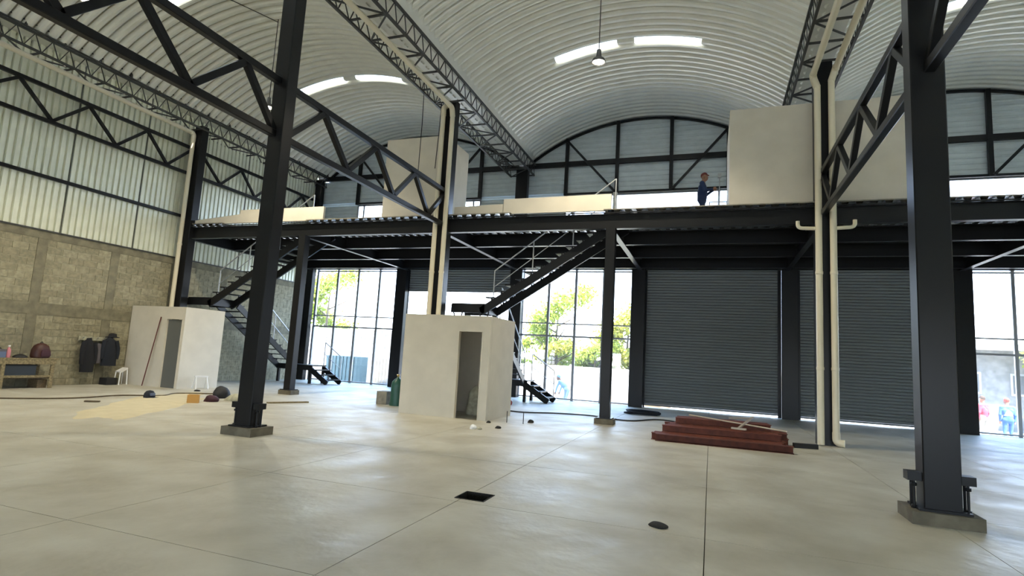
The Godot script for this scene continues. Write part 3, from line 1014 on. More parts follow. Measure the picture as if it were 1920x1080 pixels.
func build_rooms() -> void:
	# cubicle in the middle
	var t := thing("cubicle", "cream drywall cubicle with an open dark doorway, mid-hall", "cubicle", V(-6.45, 0, -13.15))
	var x0 := -1.24
	var x1 := 1.22
	var fw := part("front_wall", wall_hole(x0, x1, 0, 2.6, 0.33, 1.02, 2.22, 0.0, 0.1), M.drywall, t)
	part("side_wall", boxmb(V(x0 + 0.05, 1.3, -0.92), V(0.1, 2.6, 1.62)), M.drywall, t)
	part("side_wall", boxmb(V(x1 - 0.05, 1.3, -0.92), V(0.1, 2.6, 1.62)), M.drywall, t)
	part("back_wall", boxmb(V((x0 + x1) / 2, 1.3, -1.78), V(x1 - x0, 2.6, 0.1)), M.drywall, t)
	part("roof_board", boxmb(V((x0 + x1) / 2, 2.56, -0.95), V(x1 - x0 - 0.22, 0.06, 1.5)), M.drywall, t)
	var b := MB.new()
	for s in [[0.345, 0.0, 0.345, 2.2], [1.005, 0.0, 1.005, 2.2], [0.33, 2.205, 1.02, 2.205]]:
		b.bar(V(s[0], s[1], -0.05), V(s[2], s[3], -0.05), 0.12, 0.03)
	part("door_lining", b, M.drywall, fw)
	one("hatch_panel", boxmb(V(-5.72, 1.85, -14.86), V(0.28, 0.62, 0.03)), M.black, "small black hatch panel inside the dark doorway", "panel")
	var ns := FastNoiseLite.new()
	ns.seed = 4
	ns.frequency = 0.03
	var sk := MB.new()
	sk.loft([[V(0, 0, 0), 0.17, 0.12, 0.7], [V(0, 0.05, 0), 0.21, 0.15, 0.7], [V(0.02, 0.35, 0), 0.20, 0.14, 0.8], [V(0.03, 0.62, 0.01), 0.17, 0.11, 0.8], [V(0.03, 0.72, 0.01), 0.08, 0.06], [V(0.04, 0.78, 0.01), 0.03, 0.03]], 18, 0.12, ns, Basis(), V(-6.0, 0.0, -14.2))
	one("cement_sack", sk, M.sack, "pale sack standing inside the dark doorway", "sack")
	# small room by the block wall
	var r := thing("small_room", "small white drywall room with a grey doorway against the block wall", "cubicle", V(-17.2, 0, -13.55))
	var rw := part("front_wall", wall_hole(-1.26, 1.18, 0, 2.62, 0.38, 1.09, 2.24, 0.0, 0.1), M.drywall, r)
	part("side_wall", boxmb(V(1.13, 1.31, -0.825), V(0.1, 2.62, 1.45)), M.drywall, r)
	part("back_wall", boxmb(V(-0.09, 1.31, -1.50), V(2.34, 2.62, 0.1)), M.drywall, r)
	part("roof_board", boxmb(V(-0.04, 2.58, -0.8), V(2.2, 0.06, 1.3)), M.drywall, r)
	var dl := MB.new()
	for s in [[0.395, 0.0, 0.395, 2.22], [1.075, 0.0, 1.075, 2.22], [0.38, 2.225, 1.09, 2.225]]:
		dl.bar(V(s[0], s[1], -0.05), V(s[2], s[3], -0.05), 0.11, 0.03)
	part("door_lining", dl, M.drywall, rw)
	part("door", boxmb(V(0.735, 1.1, -0.075), V(0.65, 2.19, 0.04)), M.door_grey, r)
	one("leaning_pole", tubemb([V(-17.02, 2.27, -13.5), V(-17.30, 0.02, -13.36)], 0.017, 8), M.pole_red, "thin dark red pole leaning on the small white room", "pole")
	# tall partitions on the mezzanine
	var p := thing("partition_room", "tall white partition box on the mezzanine behind the pipe column", "partition", V(-9.0, MEZ, ZC - 0.1), 0.0, "white partition boxes on the mezzanine")
	part("front_wall", boxmb(V(0, 1.31, -0.05), V(2.16, 2.62, 0.1)), M.drywall, p)
	part("side_wall", boxmb(V(1.03, 1.31, -0.85), V(0.1, 2.62, 1.5)), M.drywall, p)
	part("side_wall", boxmb(V(-1.03, 1.31, -0.85), V(0.1, 2.62, 1.5)), M.drywall, p)
	part("back_wall", boxmb(V(0, 1.31, -1.65), V(2.16, 2.62, 0.1)), M.drywall, p)
	part("roof_board", boxmb(V(0, 2.6, -0.85), V(1.95, 0.06, 1.48)), M.drywall, p)
	var q := thing("partition_room", "long white partition box on the mezzanine beside the standing worker", "partition", V(2.7, MEZ, ZC - 0.1), 0.0, "white partition boxes on the mezzanine")
	part("front_wall", boxmb(V(0, 1.31, -0.05), V(4.6, 2.62, 0.1)), M.drywall, q)
	part("side_wall", boxmb(V(-2.25, 1.31, -1.3), V(0.1, 2.62, 2.4)), M.drywall, q)
	part("side_wall", boxmb(V(2.25, 1.31, -1.3), V(0.1, 2.62, 2.4)), M.drywall, q)
	part("back_wall", boxmb(V(0, 1.31, -2.55), V(4.6, 2.62, 0.1)), M.drywall, q)
	part("roof_board", boxmb(V(0, 2.6, -1.3), V(4.4, 0.06, 2.38)), M.drywall, q)

# ------------------------------------------------------------------ stairs
func staircase(label: String, lx0: float, lx1: float, xe: float, fx0: float, fx1: float, px1: float, ly: float) -> void:
	var t := thing("staircase", label, "stairs", V(lx1, 0, -16.0), 0.0, "steel staircases to the mezzanine")
	var o := -V(lx1, 0, -16.0)
	var z0 := -15.5
	var z1 := -16.5
	# landing
	part("landing_plate", boxmb(o + V((lx0 + lx1) / 2, ly - 0.02, (z0 + z1) / 2), V(lx1 - lx0, 0.04, z0 - z1)), M.steel, t)
	var lb := MB.new()
	lb.bar(o + V(lx0, ly - 0.16, z0), o + V(lx1, ly - 0.16, z0), 0.07, 0.25)
	lb.bar(o + V(lx0, ly - 0.16, z1), o + V(lx1, ly - 0.16, z1), 0.07, 0.25)
	lb.bar(o + V(lx1, ly - 0.16, z0), o + V(lx1, ly - 0.16, z1), 0.07, 0.25)
	part("landing_frame", lb, M.steel, t)
	# upper flight
	var rise := MEZ - ly
	var n := 14
	for z in [z0, z1]:
		part("stringer", barmb(o + V(lx1 - 0.12, ly - 0.24, z), o + V(xe + 0.1, MEZ - 0.26, z), 0.07, 0.24), M.steel, t)
	var tr := boxmb(Vector3.ZERO, V(0.29, 0.035, z0 - z1 + 0.04)).mesh()
	for i in range(1, n):
		var x := lx1 + (xe - lx1) * (i - 0.5) / (n - 1)
		var y := ly + rise * i / n
		var st := inst("tread", tr, M.steel, t, o + V(x, y, (z0 + z1) / 2))
		var br := MB.new()
		for z in [z0, z1]:
			br.box(V(0.06, -0.09, z - (z0 + z1) / 2), V(0.04, 0.16, 0.05))
		part("tread_bracket", br, M.steel, st)
	# handrail of the upper flight
	rail(t, o, V(lx1 + 0.25, ly, z0), V(xe - 0.1, MEZ, z0), 4)
	# lower flight runs away from the viewer
	var zl := -20.0
	var py := 0.78
	var m := 12
	for x in [fx0, fx1]:
		part("stringer", barmb(o + V(x, ly - 0.2, z1), o + V(x, py - 0.12, zl - 0.05), 0.06, 0.22), M.steel, t)
	var tl := boxmb(Vector3.ZERO, V(fx1 - fx0 + 0.04, 0.035, 0.28)).mesh()
	for i in range(1, m):
		var z := z1 + (zl - z1) * (i - 0.5) / (m - 1)
		var y := ly + (py - ly) * i / m
		var st := inst("tread", tl, M.steel, t, o + V((fx0 + fx1) / 2, y, z))
		var br := MB.new()
		for x in [fx0, fx1]:
			br.box(V(x - (fx0 + fx1) / 2, -0.09, -0.06), V(0.05, 0.16, 0.04))
		part("tread_bracket", br, M.steel, st)
	rail(t, o, V(fx1, ly - 0.3, z1 - 0.6), V(fx1, py, zl + 0.1), 3)
	# small platform and last steps
	part("platform", boxmb(o + V((fx0 + px1) / 2, py - 0.02, zl - 0.48), V(px1 - fx0 + 0.06, 0.05, 0.96)), M.steel, t)
	part("platform_frame", boxmb(o + V((fx0 + px1) / 2, py - 0.13, zl - 0.02), V(px1 - fx0 + 0.06, 0.18, 0.05)), M.steel, t)
	for x in [fx0 + 0.05, px1 - 0.06]:
		for z in [zl - 0.05, zl - 0.9]:
			part("leg", barmb(o + V(x, 0, z), o + V(x, py - 0.04, z), 0.1, 0.1), M.steel, t)
	for z in [zl - 0.02, zl - 0.94]:
		part("stringer", barmb(o + V(px1 - 0.08, py - 0.14, z), o + V(px1 + 0.86, 0.06, z), 0.06, 0.22), M.steel, t)
	for i in range(1, 4):
		inst("tread", boxmb(Vector3.ZERO, V(0.28, 0.04, 0.96)).mesh(), M.steel, t, o + V(px1 + 0.27 * (i - 0.4), py - py * i / 4.0, zl - 0.48))
	rail(t, o, V(px1 - 0.1, py, zl - 0.94), V(px1 + 0.8, 0.18, zl - 0.94), 2)

func rail(t: Node3D, o: Vector3, a: Vector3, b: Vector3, posts: int) -> void:
	var up := V(0, 1.0, 0)
	var h := part("handrail", tubemb([o + a + up, o + b + up], 0.021, 8), M.galv, t)
	part("mid_rail", tubemb([o + a + up * 0.5, o + b + up * 0.5], 0.013, 8), M.galv, h)
	for i in posts:
		var p := a.lerp(b, i / float(posts - 1))
		part("rail_post", tubemb([o + p - V(0, 0.1, 0), o + p + up], 0.019, 8), M.galv, h)

func build_stairs() -> void:
	staircase("dark steel staircase with landing beside the block wall", XL + 0.2, -17.15, -12.95, -17.9, -16.92, -16.1, 3.15)
	staircase("dark steel staircase with landing behind the doorway cubicle", XA + 0.2, -6.4, -2.5, -7.45, -6.5, -6.42, 3.15)

# ------------------------------------------------------------------ lamps
func build_lamps() -> void:
	var spots := [[-2.65, -12.65, "hanging bell lamp on a long cord in the middle vault"], [-12.95, -12.9, "lit bell lamp glaring behind the sandy-patch column"], [-12.95, -7.55, "lit bell lamp at the picture's top edge by the wall"]]
	for s in spots:
		var x: float = s[0]
		var z: float = s[1]
		var t := thing("pendant_lamp", s[2], "lamp", V(x, 8.8, z), 0.0, "hanging bell lamps")
		part("cord", tubemb([V(0, 0.3, 0), V(0, 2.93, 0)], 0.012, 6), M.black, t)
		var b := MB.new()
		b.lathe([Vector2(0.0, 0.34), Vector2(0.05, 0.33), Vector2(0.06, 0.24), Vector2(0.07, 0.14), Vector2(0.15, 0.08), Vector2(0.17, 0.02), Vector2(0.17, 0.0), Vector2(0.155, 0.0), Vector2(0.14, 0.06), Vector2(0.0, 0.06)], Vector3.ZERO, 20)
		var ho := part("housing", b, M.lamp_body, t)
		var l := MB.new()
		l.lathe([Vector2(0.0, 0.012), Vector2(0.13, 0.014), Vector2(0.14, 0.03), Vector2(0.0, 0.04)], Vector3.ZERO, 20)
		part("lamp_lens", l, M.lens, ho)
		var li := SpotLight3D.new()
		li.name = "lamp_light"
		li.position = V(0, -0.03, 0)
		li.rotation_degrees = V(-90, 0, 0)
		li.spot_angle = 70.0
		li.spot_angle_attenuation = 0.6
		li.spot_range = 40.0
		li.spot_attenuation = 2.0
		li.light_size = 0.13
		li.light_color = Color(1.0, 0.95, 0.84)
		li.light_energy = 15.0
		li.shadow_enabled = true
		t.add_child(li)

# ------------------------------------------------------------------ rusty steel pile
func build_wires() -> void:
	one("hanging_wire", tubemb([V(-7.76, 6.57, -13.3), V(-7.74, 8.0, -13.28), V(-7.75, 9.36, -13.25)], 0.011, 6), M.black, "thin dark wire hanging down to the lattice girder before the partition", "wire")
	one("hanging_wire", tubemb([V(-8.03, 7.2, ZC + 0.35), V(-8.0, 8.2, ZC + 0.33), V(-7.99, 9.36, ZC + 0.3)], 0.012, 6), M.black, "short dark wire dangling beside the cubicle column's downpipe", "wire")
	var c := []
	for i in 13:
		var x := lerpf(-14.0, -12.95, i / 12.0)
		c.append(V(x, arc_y(x, CEN[0]) - 0.02, lerpf(-10.4, -12.9, i / 12.0)))
	one("lamp_wire", tubemb(c, 0.012, 6), M.black, "dark supply wire running along the vault to the glaring lamp", "wire")
	var k := 0
	for x in [-7.25, -6.4]:
		var p := []
		for i in 15:
			var an := PI * i / 14.0
			p.append(V(x + 0.16 * cos(an) + 0.02 * sin(an * 3.0), 2.93 - 0.30 * sin(an), -15.42 + 0.05 * sin(an * 2.0)))
		one("cable_loop", tubemb(p, 0.022, 6), M.cloth_navy, ["dark cable loop hanging from the stair landing above the cubicle doorway", "dark cable loop hanging where the upper stair flight starts"][k], "cable", "cable loops under the landing")
		k += 1

# ------------------------------------------------------------------ rusty steel pile
func build_pile() -> void:
	var n := 0
	var rows := [[0.0, 9, -12.78, 0.19], [0.15, 6, -13.26, 0.19], [0.30, 3, -13.76, 0.19]]
	for r in rows.size():
		var cnt: int = rows[r][1]
		for i in cnt:
			var z: float = rows[r][2] - i * rows[r][3]
			var ln := rng.randf_range(2.45, 2.75) - r * 0.25
			var xc := 0.17 + i * 0.02 + rng.randf_range(-0.1, 0.1) + r * 0.05
			var o := V(xc, rows[r][0] + 0.075, z)
			var b := MB.new()
			b.channel(V(-ln / 2, 0, 0), V(ln / 2, 0, 0), 0.165, 0.148, 0.012)
			var me := one("steel_channel", b, M.rust if (i + r) % 3 else M.rust_dark, "rust red steel channel, %s from the front in the pile's %s layer" % [["first", "second", "third", "fourth", "fifth", "sixth", "seventh", "eighth", "ninth"][i], ["bottom", "middle", "top"][r]], "steel channel", "rusty steel channels in the pile")
			me.position = o
			me.rotation.y = rng.randf_range(-0.02, 0.02)
			if r < 2 and i == 0:
				me.rotation.y = 0.0
			n += 1
	one("loose_rod", tubemb([V(-0.46, 0.50, -14.02), V(1.5, 0.395, -13.1)], 0.018, 8), M.rebar, "long pale metal rod lying across the rusty pile", "rod")
	var t := thing("t_bracket", "pale T-shaped bracket lying on the rusty pile", "bracket", V(0.72, 0.44, -13.6))
	part("stem", barmb(V(0.19, 0.12, -0.5), V(-0.15, -0.06, 0.52), 0.05, 0.03), M.rebar, t)
	part("foot", barmb(V(-0.29, -0.065, 0.5), V(0.0, -0.065, 0.57), 0.07, 0.035), M.rebar, t)
	part("arm", barmb(V(0.15, 0.10, -0.38), V(-0.32, 0.08, -0.22), 0.03, 0.03), M.rebar, t)
	one("black_bar", barmb(V(1.72, 0.05, -13.9), V(2.2, 0.05, -14.0), 0.12, 0.1), M.black, "short black steel bar lying at the rusty pile's end", "steel bar")

# ------------------------------------------------------------------ workbench and coats
func build_bench() -> void:
	var xf := -17.62
	var t := thing("workbench", "rough wooden workbench with lower shelf against the block wall", "table", V(-18.0, 0, -10.0))
	for i in 3:
		part("top_plank", boxmb(V(-0.26 + i * 0.255, 0.815, 0.0), V(0.25, 0.035, 2.0)), M.wood, t)
	part("apron", boxmb(V(0.35, 0.73, 0.0), V(0.03, 0.13, 1.9)), M.wood, t)
	part("apron", boxmb(V(0.0, 0.73, -0.93), V(0.66, 0.13, 0.03)), M.wood, t)
	for x in [-0.32, 0.32]:
		for z in [-0.88, 0.32, 0.9]:
			part("leg", barmb(V(x, 0, z), V(x, 0.797, z), 0.09, 0.07, 0.006), M.wood, t)
	var sh := part("shelf", boxmb(V(0, 0.28, 0), V(0.62, 0.03, 1.84)), M.wood_dark, t)
	part("shelf_rail", boxmb(V(0.33, 0.33, 0.0), V(0.03, 0.06, 1.75)), M.wood, sh)
	# things on it
	var y := 0.8325
	var ns := FastNoiseLite.new()
	ns.seed = 9
	ns.frequency = 0.02
	var bp := thing("backpack", "dark red rounded backpack on the workbench", "bag", V(-17.85, y, -10.62), 0.3)
	var b := MB.new()
	b.loft([[V(0, 0, 0), 0.15, 0.20, 0.6], [V(0, 0.05, 0), 0.17, 0.225, 0.6], [V(0, 0.22, 0), 0.17, 0.22, 0.7], [V(0, 0.34, 0), 0.14, 0.18, 0.8], [V(0, 0.40, 0), 0.08, 0.11], [V(0, 0.42, 0), 0.02, 0.03]], 20, 0.08, ns)
	var bb := part("bag_body", b, M.leather, bp)
	var pk := MB.new()
	pk.loft([[V(0.14, 0.04, 0), 0.05, 0.14, 0.6], [V(0.16, 0.08, 0), 0.06, 0.15, 0.6], [V(0.15, 0.2, 0), 0.055, 0.14, 0.7], [V(0.13, 0.25, 0), 0.03, 0.1]], 16, 0.06, ns)
	part("pocket", pk, M.maroon, bb)
	part("handle", tubemb([V(0, 0.41, -0.05), V(0, 0.46, 0), V(0, 0.41, 0.05)], 0.012, 6), M.black, bp)
	var bt := thing("bottle", "pink bottle with a white cap on the workbench", "bottle", V(-17.8, y, -9.82))
	var bo := MB.new()
	bo.lathe([Vector2(0, 0), Vector2(0.055, 0), Vector2(0.055, 0.2), Vector2(0.025, 0.25), Vector2(0.022, 0.29), Vector2(0, 0.29)], Vector3.ZERO, 14)
	part("bottle_body", bo, M.pink, bt)
	var bc := MB.new()
	bc.lathe([Vector2(0, 0.28), Vector2(0.028, 0.28), Vector2(0.028, 0.33), Vector2(0, 0.33)], Vector3.ZERO, 12)
	part("cap", bc, M.white_plastic, bt)
	var tb := thing("tool_box", "low blue-grey tool case on the workbench corner", "case", V(-17.86, y, -9.62), 0.1)
	part("lower_case", boxmb(V(0, 0.08, 0), V(0.24, 0.16, 0.24)), M.blue_plastic, tb)
	var ld := part("lid", boxmb(V(0, 0.19, 0), V(0.25, 0.06, 0.25)), M.cloth_grey, tb)
	part("handle", tubemb([V(0, 0.22, -0.06), V(0, 0.26, -0.04), V(0, 0.26, 0.04), V(0, 0.22, 0.06)], 0.01, 6), M.black, ld)
	var hl := MB.new()
	hl.loft([[V(0, 0, 0), 0.14, 0.16], [V(0, 0.03, 0), 0.15, 0.17], [V(0, 0.07, 0), 0.10, 0.12], [V(0, 0.1, 0), 0.03, 0.03]], 16, 0.1, ns, Basis(), V(-17.82, y, -10.12))
	one("black_pouch", hl, M.black, "flat black pouch between the bottle and the backpack", "pouch")
	var cp := MB.new()
	cp.lathe([Vector2(0, 0), Vector2(0.05, 0), Vector2(0.055, 0.12), Vector2(0.048, 0.12), Vector2(0.043, 0.01), Vector2(0, 0.01)], V(-17.95, y, -10.31), 14)
	one("paper_cup", cp, M.sack, "beige cup beside the backpack on the workbench", "cup")
	var bx := thing("shelf_crate", "dark crate on the workbench's lower shelf", "crate", V(-18.0, 0.295, -10.1))
	part("crate_body", boxmb(V(0, 0.16, 0), V(0.4, 0.32, 0.9)), M.door_dark, bx)
	part("crate_rim", boxmb(V(0, 0.33, 0), V(0.43, 0.03, 0.93)), M.black, bx)
	one("floor_box", boxmb(V(-17.95, 0.12, -10.72), V(0.4, 0.24, 0.24)), M.wood_dark, "brown box under the workbench's lower shelf end", "box")
	# coat board
	var cb := thing("coat_board", "pale coat board fixed to the block wall", "coat rack", V(-18.46, 1.44, -12.5))
	part("board", boxmb(V(0.03, 0, 0), V(0.03, 0.12, 1.1)), M.sack, cb)
	for i in 5:
		part("peg", tubemb([V(0.04, 0.0, -0.45 + i * 0.22), V(0.13, 0.04, -0.45 + i * 0.22)], 0.012, 6), M.galv, cb)
	var cl := FastNoiseLite.new()
	cl.seed = 15
	cl.frequency = 0.035
	coat("long black jacket hanging on the coat board nearest the workbench", M.cloth_black, V(-18.33, 1.38, -12.22), 0.98, 0.20, cl)
	coat("dark navy jacket hanging on the coat board nearest the small room", M.cloth_navy, V(-18.31, 1.46, -12.86), 0.86, 0.24, cl)
	var vs := MB.new()
	vs.loft([[V(0, 0, 0), 0.07, 0.05], [V(0, -0.12, 0), 0.09, 0.13], [V(0, -0.4, 0), 0.10, 0.14], [V(0, -0.62, 0), 0.09, 0.12]], 18, 0.5, cl, Basis(), V(-18.34, 1.30, -12.53))
	one("hanging_bag", vs, M.cloth_grey, "grey cloth bag hanging between the two dark jackets", "bag")
	var hat := thing("black_hat", "black hat resting on top of the coat board", "hat", V(-18.36, 1.5, -12.95))
	var hb := MB.new()
	hb.loft([[V(0, 0, 0), 0.10, 0.22], [V(0, 0.02, 0), 0.11, 0.24], [V(0, 0.04, 0), 0.08, 0.14], [V(0, 0.12, 0), 0.07, 0.12], [V(0, 0.14, 0), 0.03, 0.05]], 18, 0.1, cl)
	part("crown", hb, M.cloth_black, hat)
	one("black_box", boxmb(V(-18.25, 0.11, -12.93), V(0.34, 0.22, 0.34)), M.black, "small black box on the floor below the jackets", "box")
	var st := thing("white_stool", "white step stool beside the small room", "stool", V(-18.18, 0, -13.28))
	part("seat", boxmb(V(0, 0.47, 0), V(0.24, 0.05, 0.26), Basis(V(1, 0, 0), 0.5)), M.white_plastic, st)
	for s in [[-0.1, -0.11], [0.1, -0.11], [-0.1, 0.11], [0.1, 0.11]]:
		part("leg", barmb(V(s[0] * 1.2, 0, s[1] * 1.2), V(s[0], 0.46 + s[1] * -0.5, s[1]), 0.03, 0.03), M.white_plastic, st)

func coat(label: String, m: Material, at: Vector3, ln: float, w: float, ns: FastNoiseLite) -> void:
	var t := thing("hanging_jacket", label, "jacket", at, 0.0, "jackets on the coat board")
	var b := MB.new()
	b.loft([[V(0, 0.06, 0), 0.03, 0.04], [V(0, 0.03, 0), 0.06, 0.07], [V(0, -0.05, 0), 0.09, w * 0.85], [V(0.01, -0.3, 0), 0.11, w], [V(0.02, -ln * 0.6, 0), 0.12, w * 0.95], [V(0.02, -ln, 0), 0.11, w * 0.9]], 26, 0.45, ns)
	part("jacket_body", b, m, t)
	for s in [-1.0, 1.0]:
		var q := MB.new()
		q.tube([V(0.02, -0.06, s * w * 0.75), V(0.05, -0.3, s * w * 1.0), V(0.07, -ln * 0.55, s * w * 1.02), V(0.06, -ln * 0.75, s * w * 0.98)], 0.06, 10, [0.07, 0.065, 0.055, 0.05])
		part("sleeve", q, m, t)
	part("collar", tubemb([V(-0.02, 0.04, -0.07), V(0.06, 0.06, 0), V(-0.02, 0.04, 0.07)], 0.025, 8), m, t)

# ------------------------------------------------------------------ things on the floor
func build_clutter() -> void:
	var ns := FastNoiseLite.new()
	ns.seed = 22
	ns.frequency = 0.02
	# sand patch
	var s := MB.new()
	var rings := []
	var norms := []
	for r in 7:
		var ring := []
		var nr := []
		for k in 48:
			var an := TAU * k / 48
			var rad := (r / 6.0) * (1.0 + 0.35 * ns.get_noise_2d(cos(an) * 60.0, sin(an) * 60.0) + 0.12 * ns.get_noise_2d(cos(an) * 300.0, sin(an) * 300.0))
			var p := V(cos(an) * 3.3 * rad, 0.0, sin(an) * 0.8 * rad)
			p.y = 0.022 * (1.0 - r / 6.0) + 0.004 + (0.012 * ns.get_noise_2d(p.x * 90.0, p.z * 90.0) if r < 6 else -0.006)
			ring.append(p)
			nr.append(V(0.04 * ns.get_noise_2d(p.x * 200.0, p.z * 200.0), 1, 0.04).normalized())
		rings.append(ring)
		norms.append(nr)
	s.grid(rings, norms, true)
	var so := one("sand_patch", s, M.sand, "thin patch of yellow sand on the floor by the bags", "sand")
	so.set_meta("kind", "stuff")
	so.position = V(-12.85, 0.0, -10.3)
	so.rotation.y = -0.95
	# bags and boxes
	var h := thing("dark_helmet", "small dark blue rounded helmet lying beyond the sand", "helmet", V(-13.98, 0, -11.05), 0.4)
	var hb := MB.new()
	hb.lathe([Vector2(0.135, 0.0), Vector2(0.14, 0.05), Vector2(0.125, 0.12), Vector2(0.08, 0.18), Vector2(0.0, 0.2)], Vector3.ZERO, 18)
	part("shell", hb, M.cloth_navy, h)
	part("visor", boxmb(V(0.1, 0.1, 0.06), V(0.07, 0.07, 0.12), Basis(V(0, 1, 0), -0.5)), M.blue_plastic, h)
	part("brim", boxmb(V(0.14, 0.012, 0), V(0.1, 0.02, 0.2)), M.cloth_navy, h)
	var ob := thing("wooden_box", "orange-brown open wooden box by the sand patch", "box", V(-12.4, 0, -11.02), 0.75)
	part("floor_board", boxmb(V(0, 0.01, 0), V(0.26, 0.02, 0.22)), M.orange_wood, ob)
	for q in [[V(0, 0.1, 0.11), V(0.26, 0.2, 0.018)], [V(0, 0.1, -0.11), V(0.26, 0.2, 0.018)], [V(0.125, 0.1, 0), V(0.018, 0.2, 0.2)], [V(-0.125, 0.1, 0), V(0.018, 0.2, 0.2)]]:
		part("side_board", boxmb(q[0], q[1]), M.orange_wood, ob)
	lump("maroon_bag", "crumpled maroon and black cloth bag next to the orange-brown box", "bag", M.maroon, V(-12.42, 0, -11.55), V(0.26, 0.17, 0.2), 0.5, ns)
	lump("black_bag", "big crumpled black bag behind the cream sack", "bag", M.black, V(-13.1, 0, -12.5), V(0.36, 0.33, 0.3), 0.55, ns)
	lump("cream_sack", "slumped cream sack next to the column's foot", "sack", M.sack, V(-12.2, 0, -12.2), V(0.42, 0.19, 0.3), 0.3, ns)
	lump("red_tool", "small red tool lying behind the white cubicle", "tool", M.red_paint, V(-6.45, 0, -18.2), V(0.16, 0.22, 0.14), 0.4, ns)
	one("dark_plank", boxmb(V(-13.7, 0.02, -9.4), V(0.3, 0.03, 0.09), Basis(V(0, 1, 0), 0.7)), M.wood_dark, "short dark plank end lying on the sand's edge", "plank")
	one("pale_plank", boxmb(V(-11.0, 0.02, -12.85), V(1.15, 0.035, 0.12), Basis(V(0, 1, 0), 1.15)), M.wood, "pale plank lying on the floor past the near column", "plank")
	# sawhorse before the white side wall
	var sw := thing("white_trestle", "small white trestle standing before the small room's bright wall", "trestle", V(-15.75, 0, -14.2), 1.2)
	part("beam", boxmb(V(0, 0.4, 0), V(0.42, 0.05, 0.05)), M.white_plastic, sw)
	for q in [[-0.16, 0.12], [-0.16, -0.12], [0.16, 0.12], [0.16, -0.12]]:
		part("leg", barmb(V(q[0] * 1.2, 0, q[1] * 1.3), V(q[0], 0.385, q[1] * 0.15), 0.03, 0.03), M.white_plastic, sw)
	lump("dark_rag", "little black rag on the floor before the bright wall", "rag", M.black, V(-15.1, 0, -13.5), V(0.13, 0.05, 0.1), 0.4, ns)
	# cylinder and block beside the cubicle
	var gc := thing("gas_cylinder", "dark green gas cylinder beside the white cubicle", "gas cylinder", V(-8.72, 0, -14.75))
	var gb := MB.new()
	gb.lathe([Vector2(0, 0.0), Vector2(0.17, 0.0), Vector2(0.185, 0.04), Vector2(0.185, 0.60), Vector2(0.16, 0.70), Vector2(0.09, 0.77), Vector2(0.045, 0.80), Vector2(0.04, 0.83), Vector2(0, 0.83)], Vector3.ZERO, 24)
	part("tank", gb, M.green_paint, gc)
	var gv := MB.new()
	gv.lathe([Vector2(0, 0.82), Vector2(0.03, 0.82), Vector2(0.03, 0.87), Vector2(0.045, 0.88), Vector2(0.045, 0.91), Vector2(0, 0.91)], Vector3.ZERO, 12)
	part("valve", gv, M.brass, gc)
	var ft := MB.new()
	ft.lathe([Vector2(0.19, 0.0), Vector2(0.2, 0.0), Vector2(0.2, 0.09), Vector2(0.19, 0.09)], Vector3.ZERO, 24)
	part("foot_ring", ft, M.green_paint, gc)
	var cb := MB.new()
	cb.prism(PackedVector2Array([Vector2(-0.17, 0), Vector2(0.17, 0), Vector2(0.17, 0.38), Vector2(-0.17, 0.38)]), V(-9.22, 0, -14.72), V(1, 0, 0), V(0, 1, 0), V(0, 0, -0.34))
	one("concrete_cube", cb, M.concrete, "brownish concrete cube beside the green cylinder", "block")
	# debris
	lump("crumpled_paper", "crumpled white paper on the floor before the cubicle", "paper", M.white_plastic, V(-4.9, 0, -11.6), V(0.10, 0.10, 0.09), 0.6, ns)
	lump("crumpled_paper", "small pale scrap next to the crumpled white paper", "paper", M.sack, V(-4.75, 0, -11.62), V(0.07, 0.05, 0.06), 0.6, ns)
	lump("dark_stone", "dark stone on the floor in front of the cubicle's bright side", "stone", M.dirt, V(-4.5, 0, -12.1), V(0.09, 0.055, 0.08), 0.3, ns)
	lump("dark_stone", "dark stone beside the upright floor rods", "stone", M.dirt, V(-4.25, 0, -13.75), V(0.10, 0.08, 0.09), 0.3, ns)
	lump("dark_stone", "dark stone at the cubicle's front corner", "stone", M.dirt, V(-5.05, 0, -12.9), V(0.07, 0.05, 0.06), 0.3, ns)
	one("floor_rod", tubemb([V(-4.72, 0, -13.3), V(-4.72, 0.28, -13.3)], 0.010, 6), M.black, "thin upright rod next to the cubicle's side wall", "rod")
	one("floor_rod", tubemb([V(-4.31, 0, -13.35), V(-4.31, 0.28, -13.35)], 0.010, 6), M.black, "thin upright rod beside the dark stone", "rod")
	# dark mortar lump and drain
	lump("mortar_lump", "flat dark lump of mortar on the bare floor", "mortar", M.dirt, V(-0.49, 0, -6.09), V(0.15, 0.035, 0.11), 0.35, ns)
	var dr := thing("floor_drain", "open square floor drain with a dark pit", "drain", V(-2.52, 0, -6.16))
	part("pit", boxmb(V(0, -0.16, 0), V(0.35, 0.02, 0.35)), M.black, dr)
	for q in [[V(0, -0.07, 0.173), V(0.352, 0.15, 0.012)], [V(0, -0.07, -0.173), V(0.352, 0.15, 0.012)], [V(0.173, -0.07, 0), V(0.012, 0.15, 0.34)], [V(-0.173, -0.07, 0), V(0.012, 0.15, 0.34)]]:
		part("rim", boxmb(q[0], q[1]), M.dirt, dr)
	part("grate_bar", barmb(V(-0.17, -0.04, 0.08), V(0.0, -0.04, 0.08), 0.05, 0.03), M.wood_dark, dr)
	lump("drain_stone", "pale stone lying inside the open floor drain", "stone", M.concrete, V(-2.55, -0.15, -6.1), V(0.06, 0.07, 0.05), 0.3, ns)
	# hoses
	cable("black_hose", "thin black hose winding past the slim column", [V(-5.9, 0, -16.2), V(-5.2, 0, -16.0), V(-4.3, 0, -16.6), V(-3.3, 0, -16.8), V(-2.2, 0, -16.3), V(-1.5, 0, -17.4), V(-0.9, 0, -17.2)], 0.02, M.black)
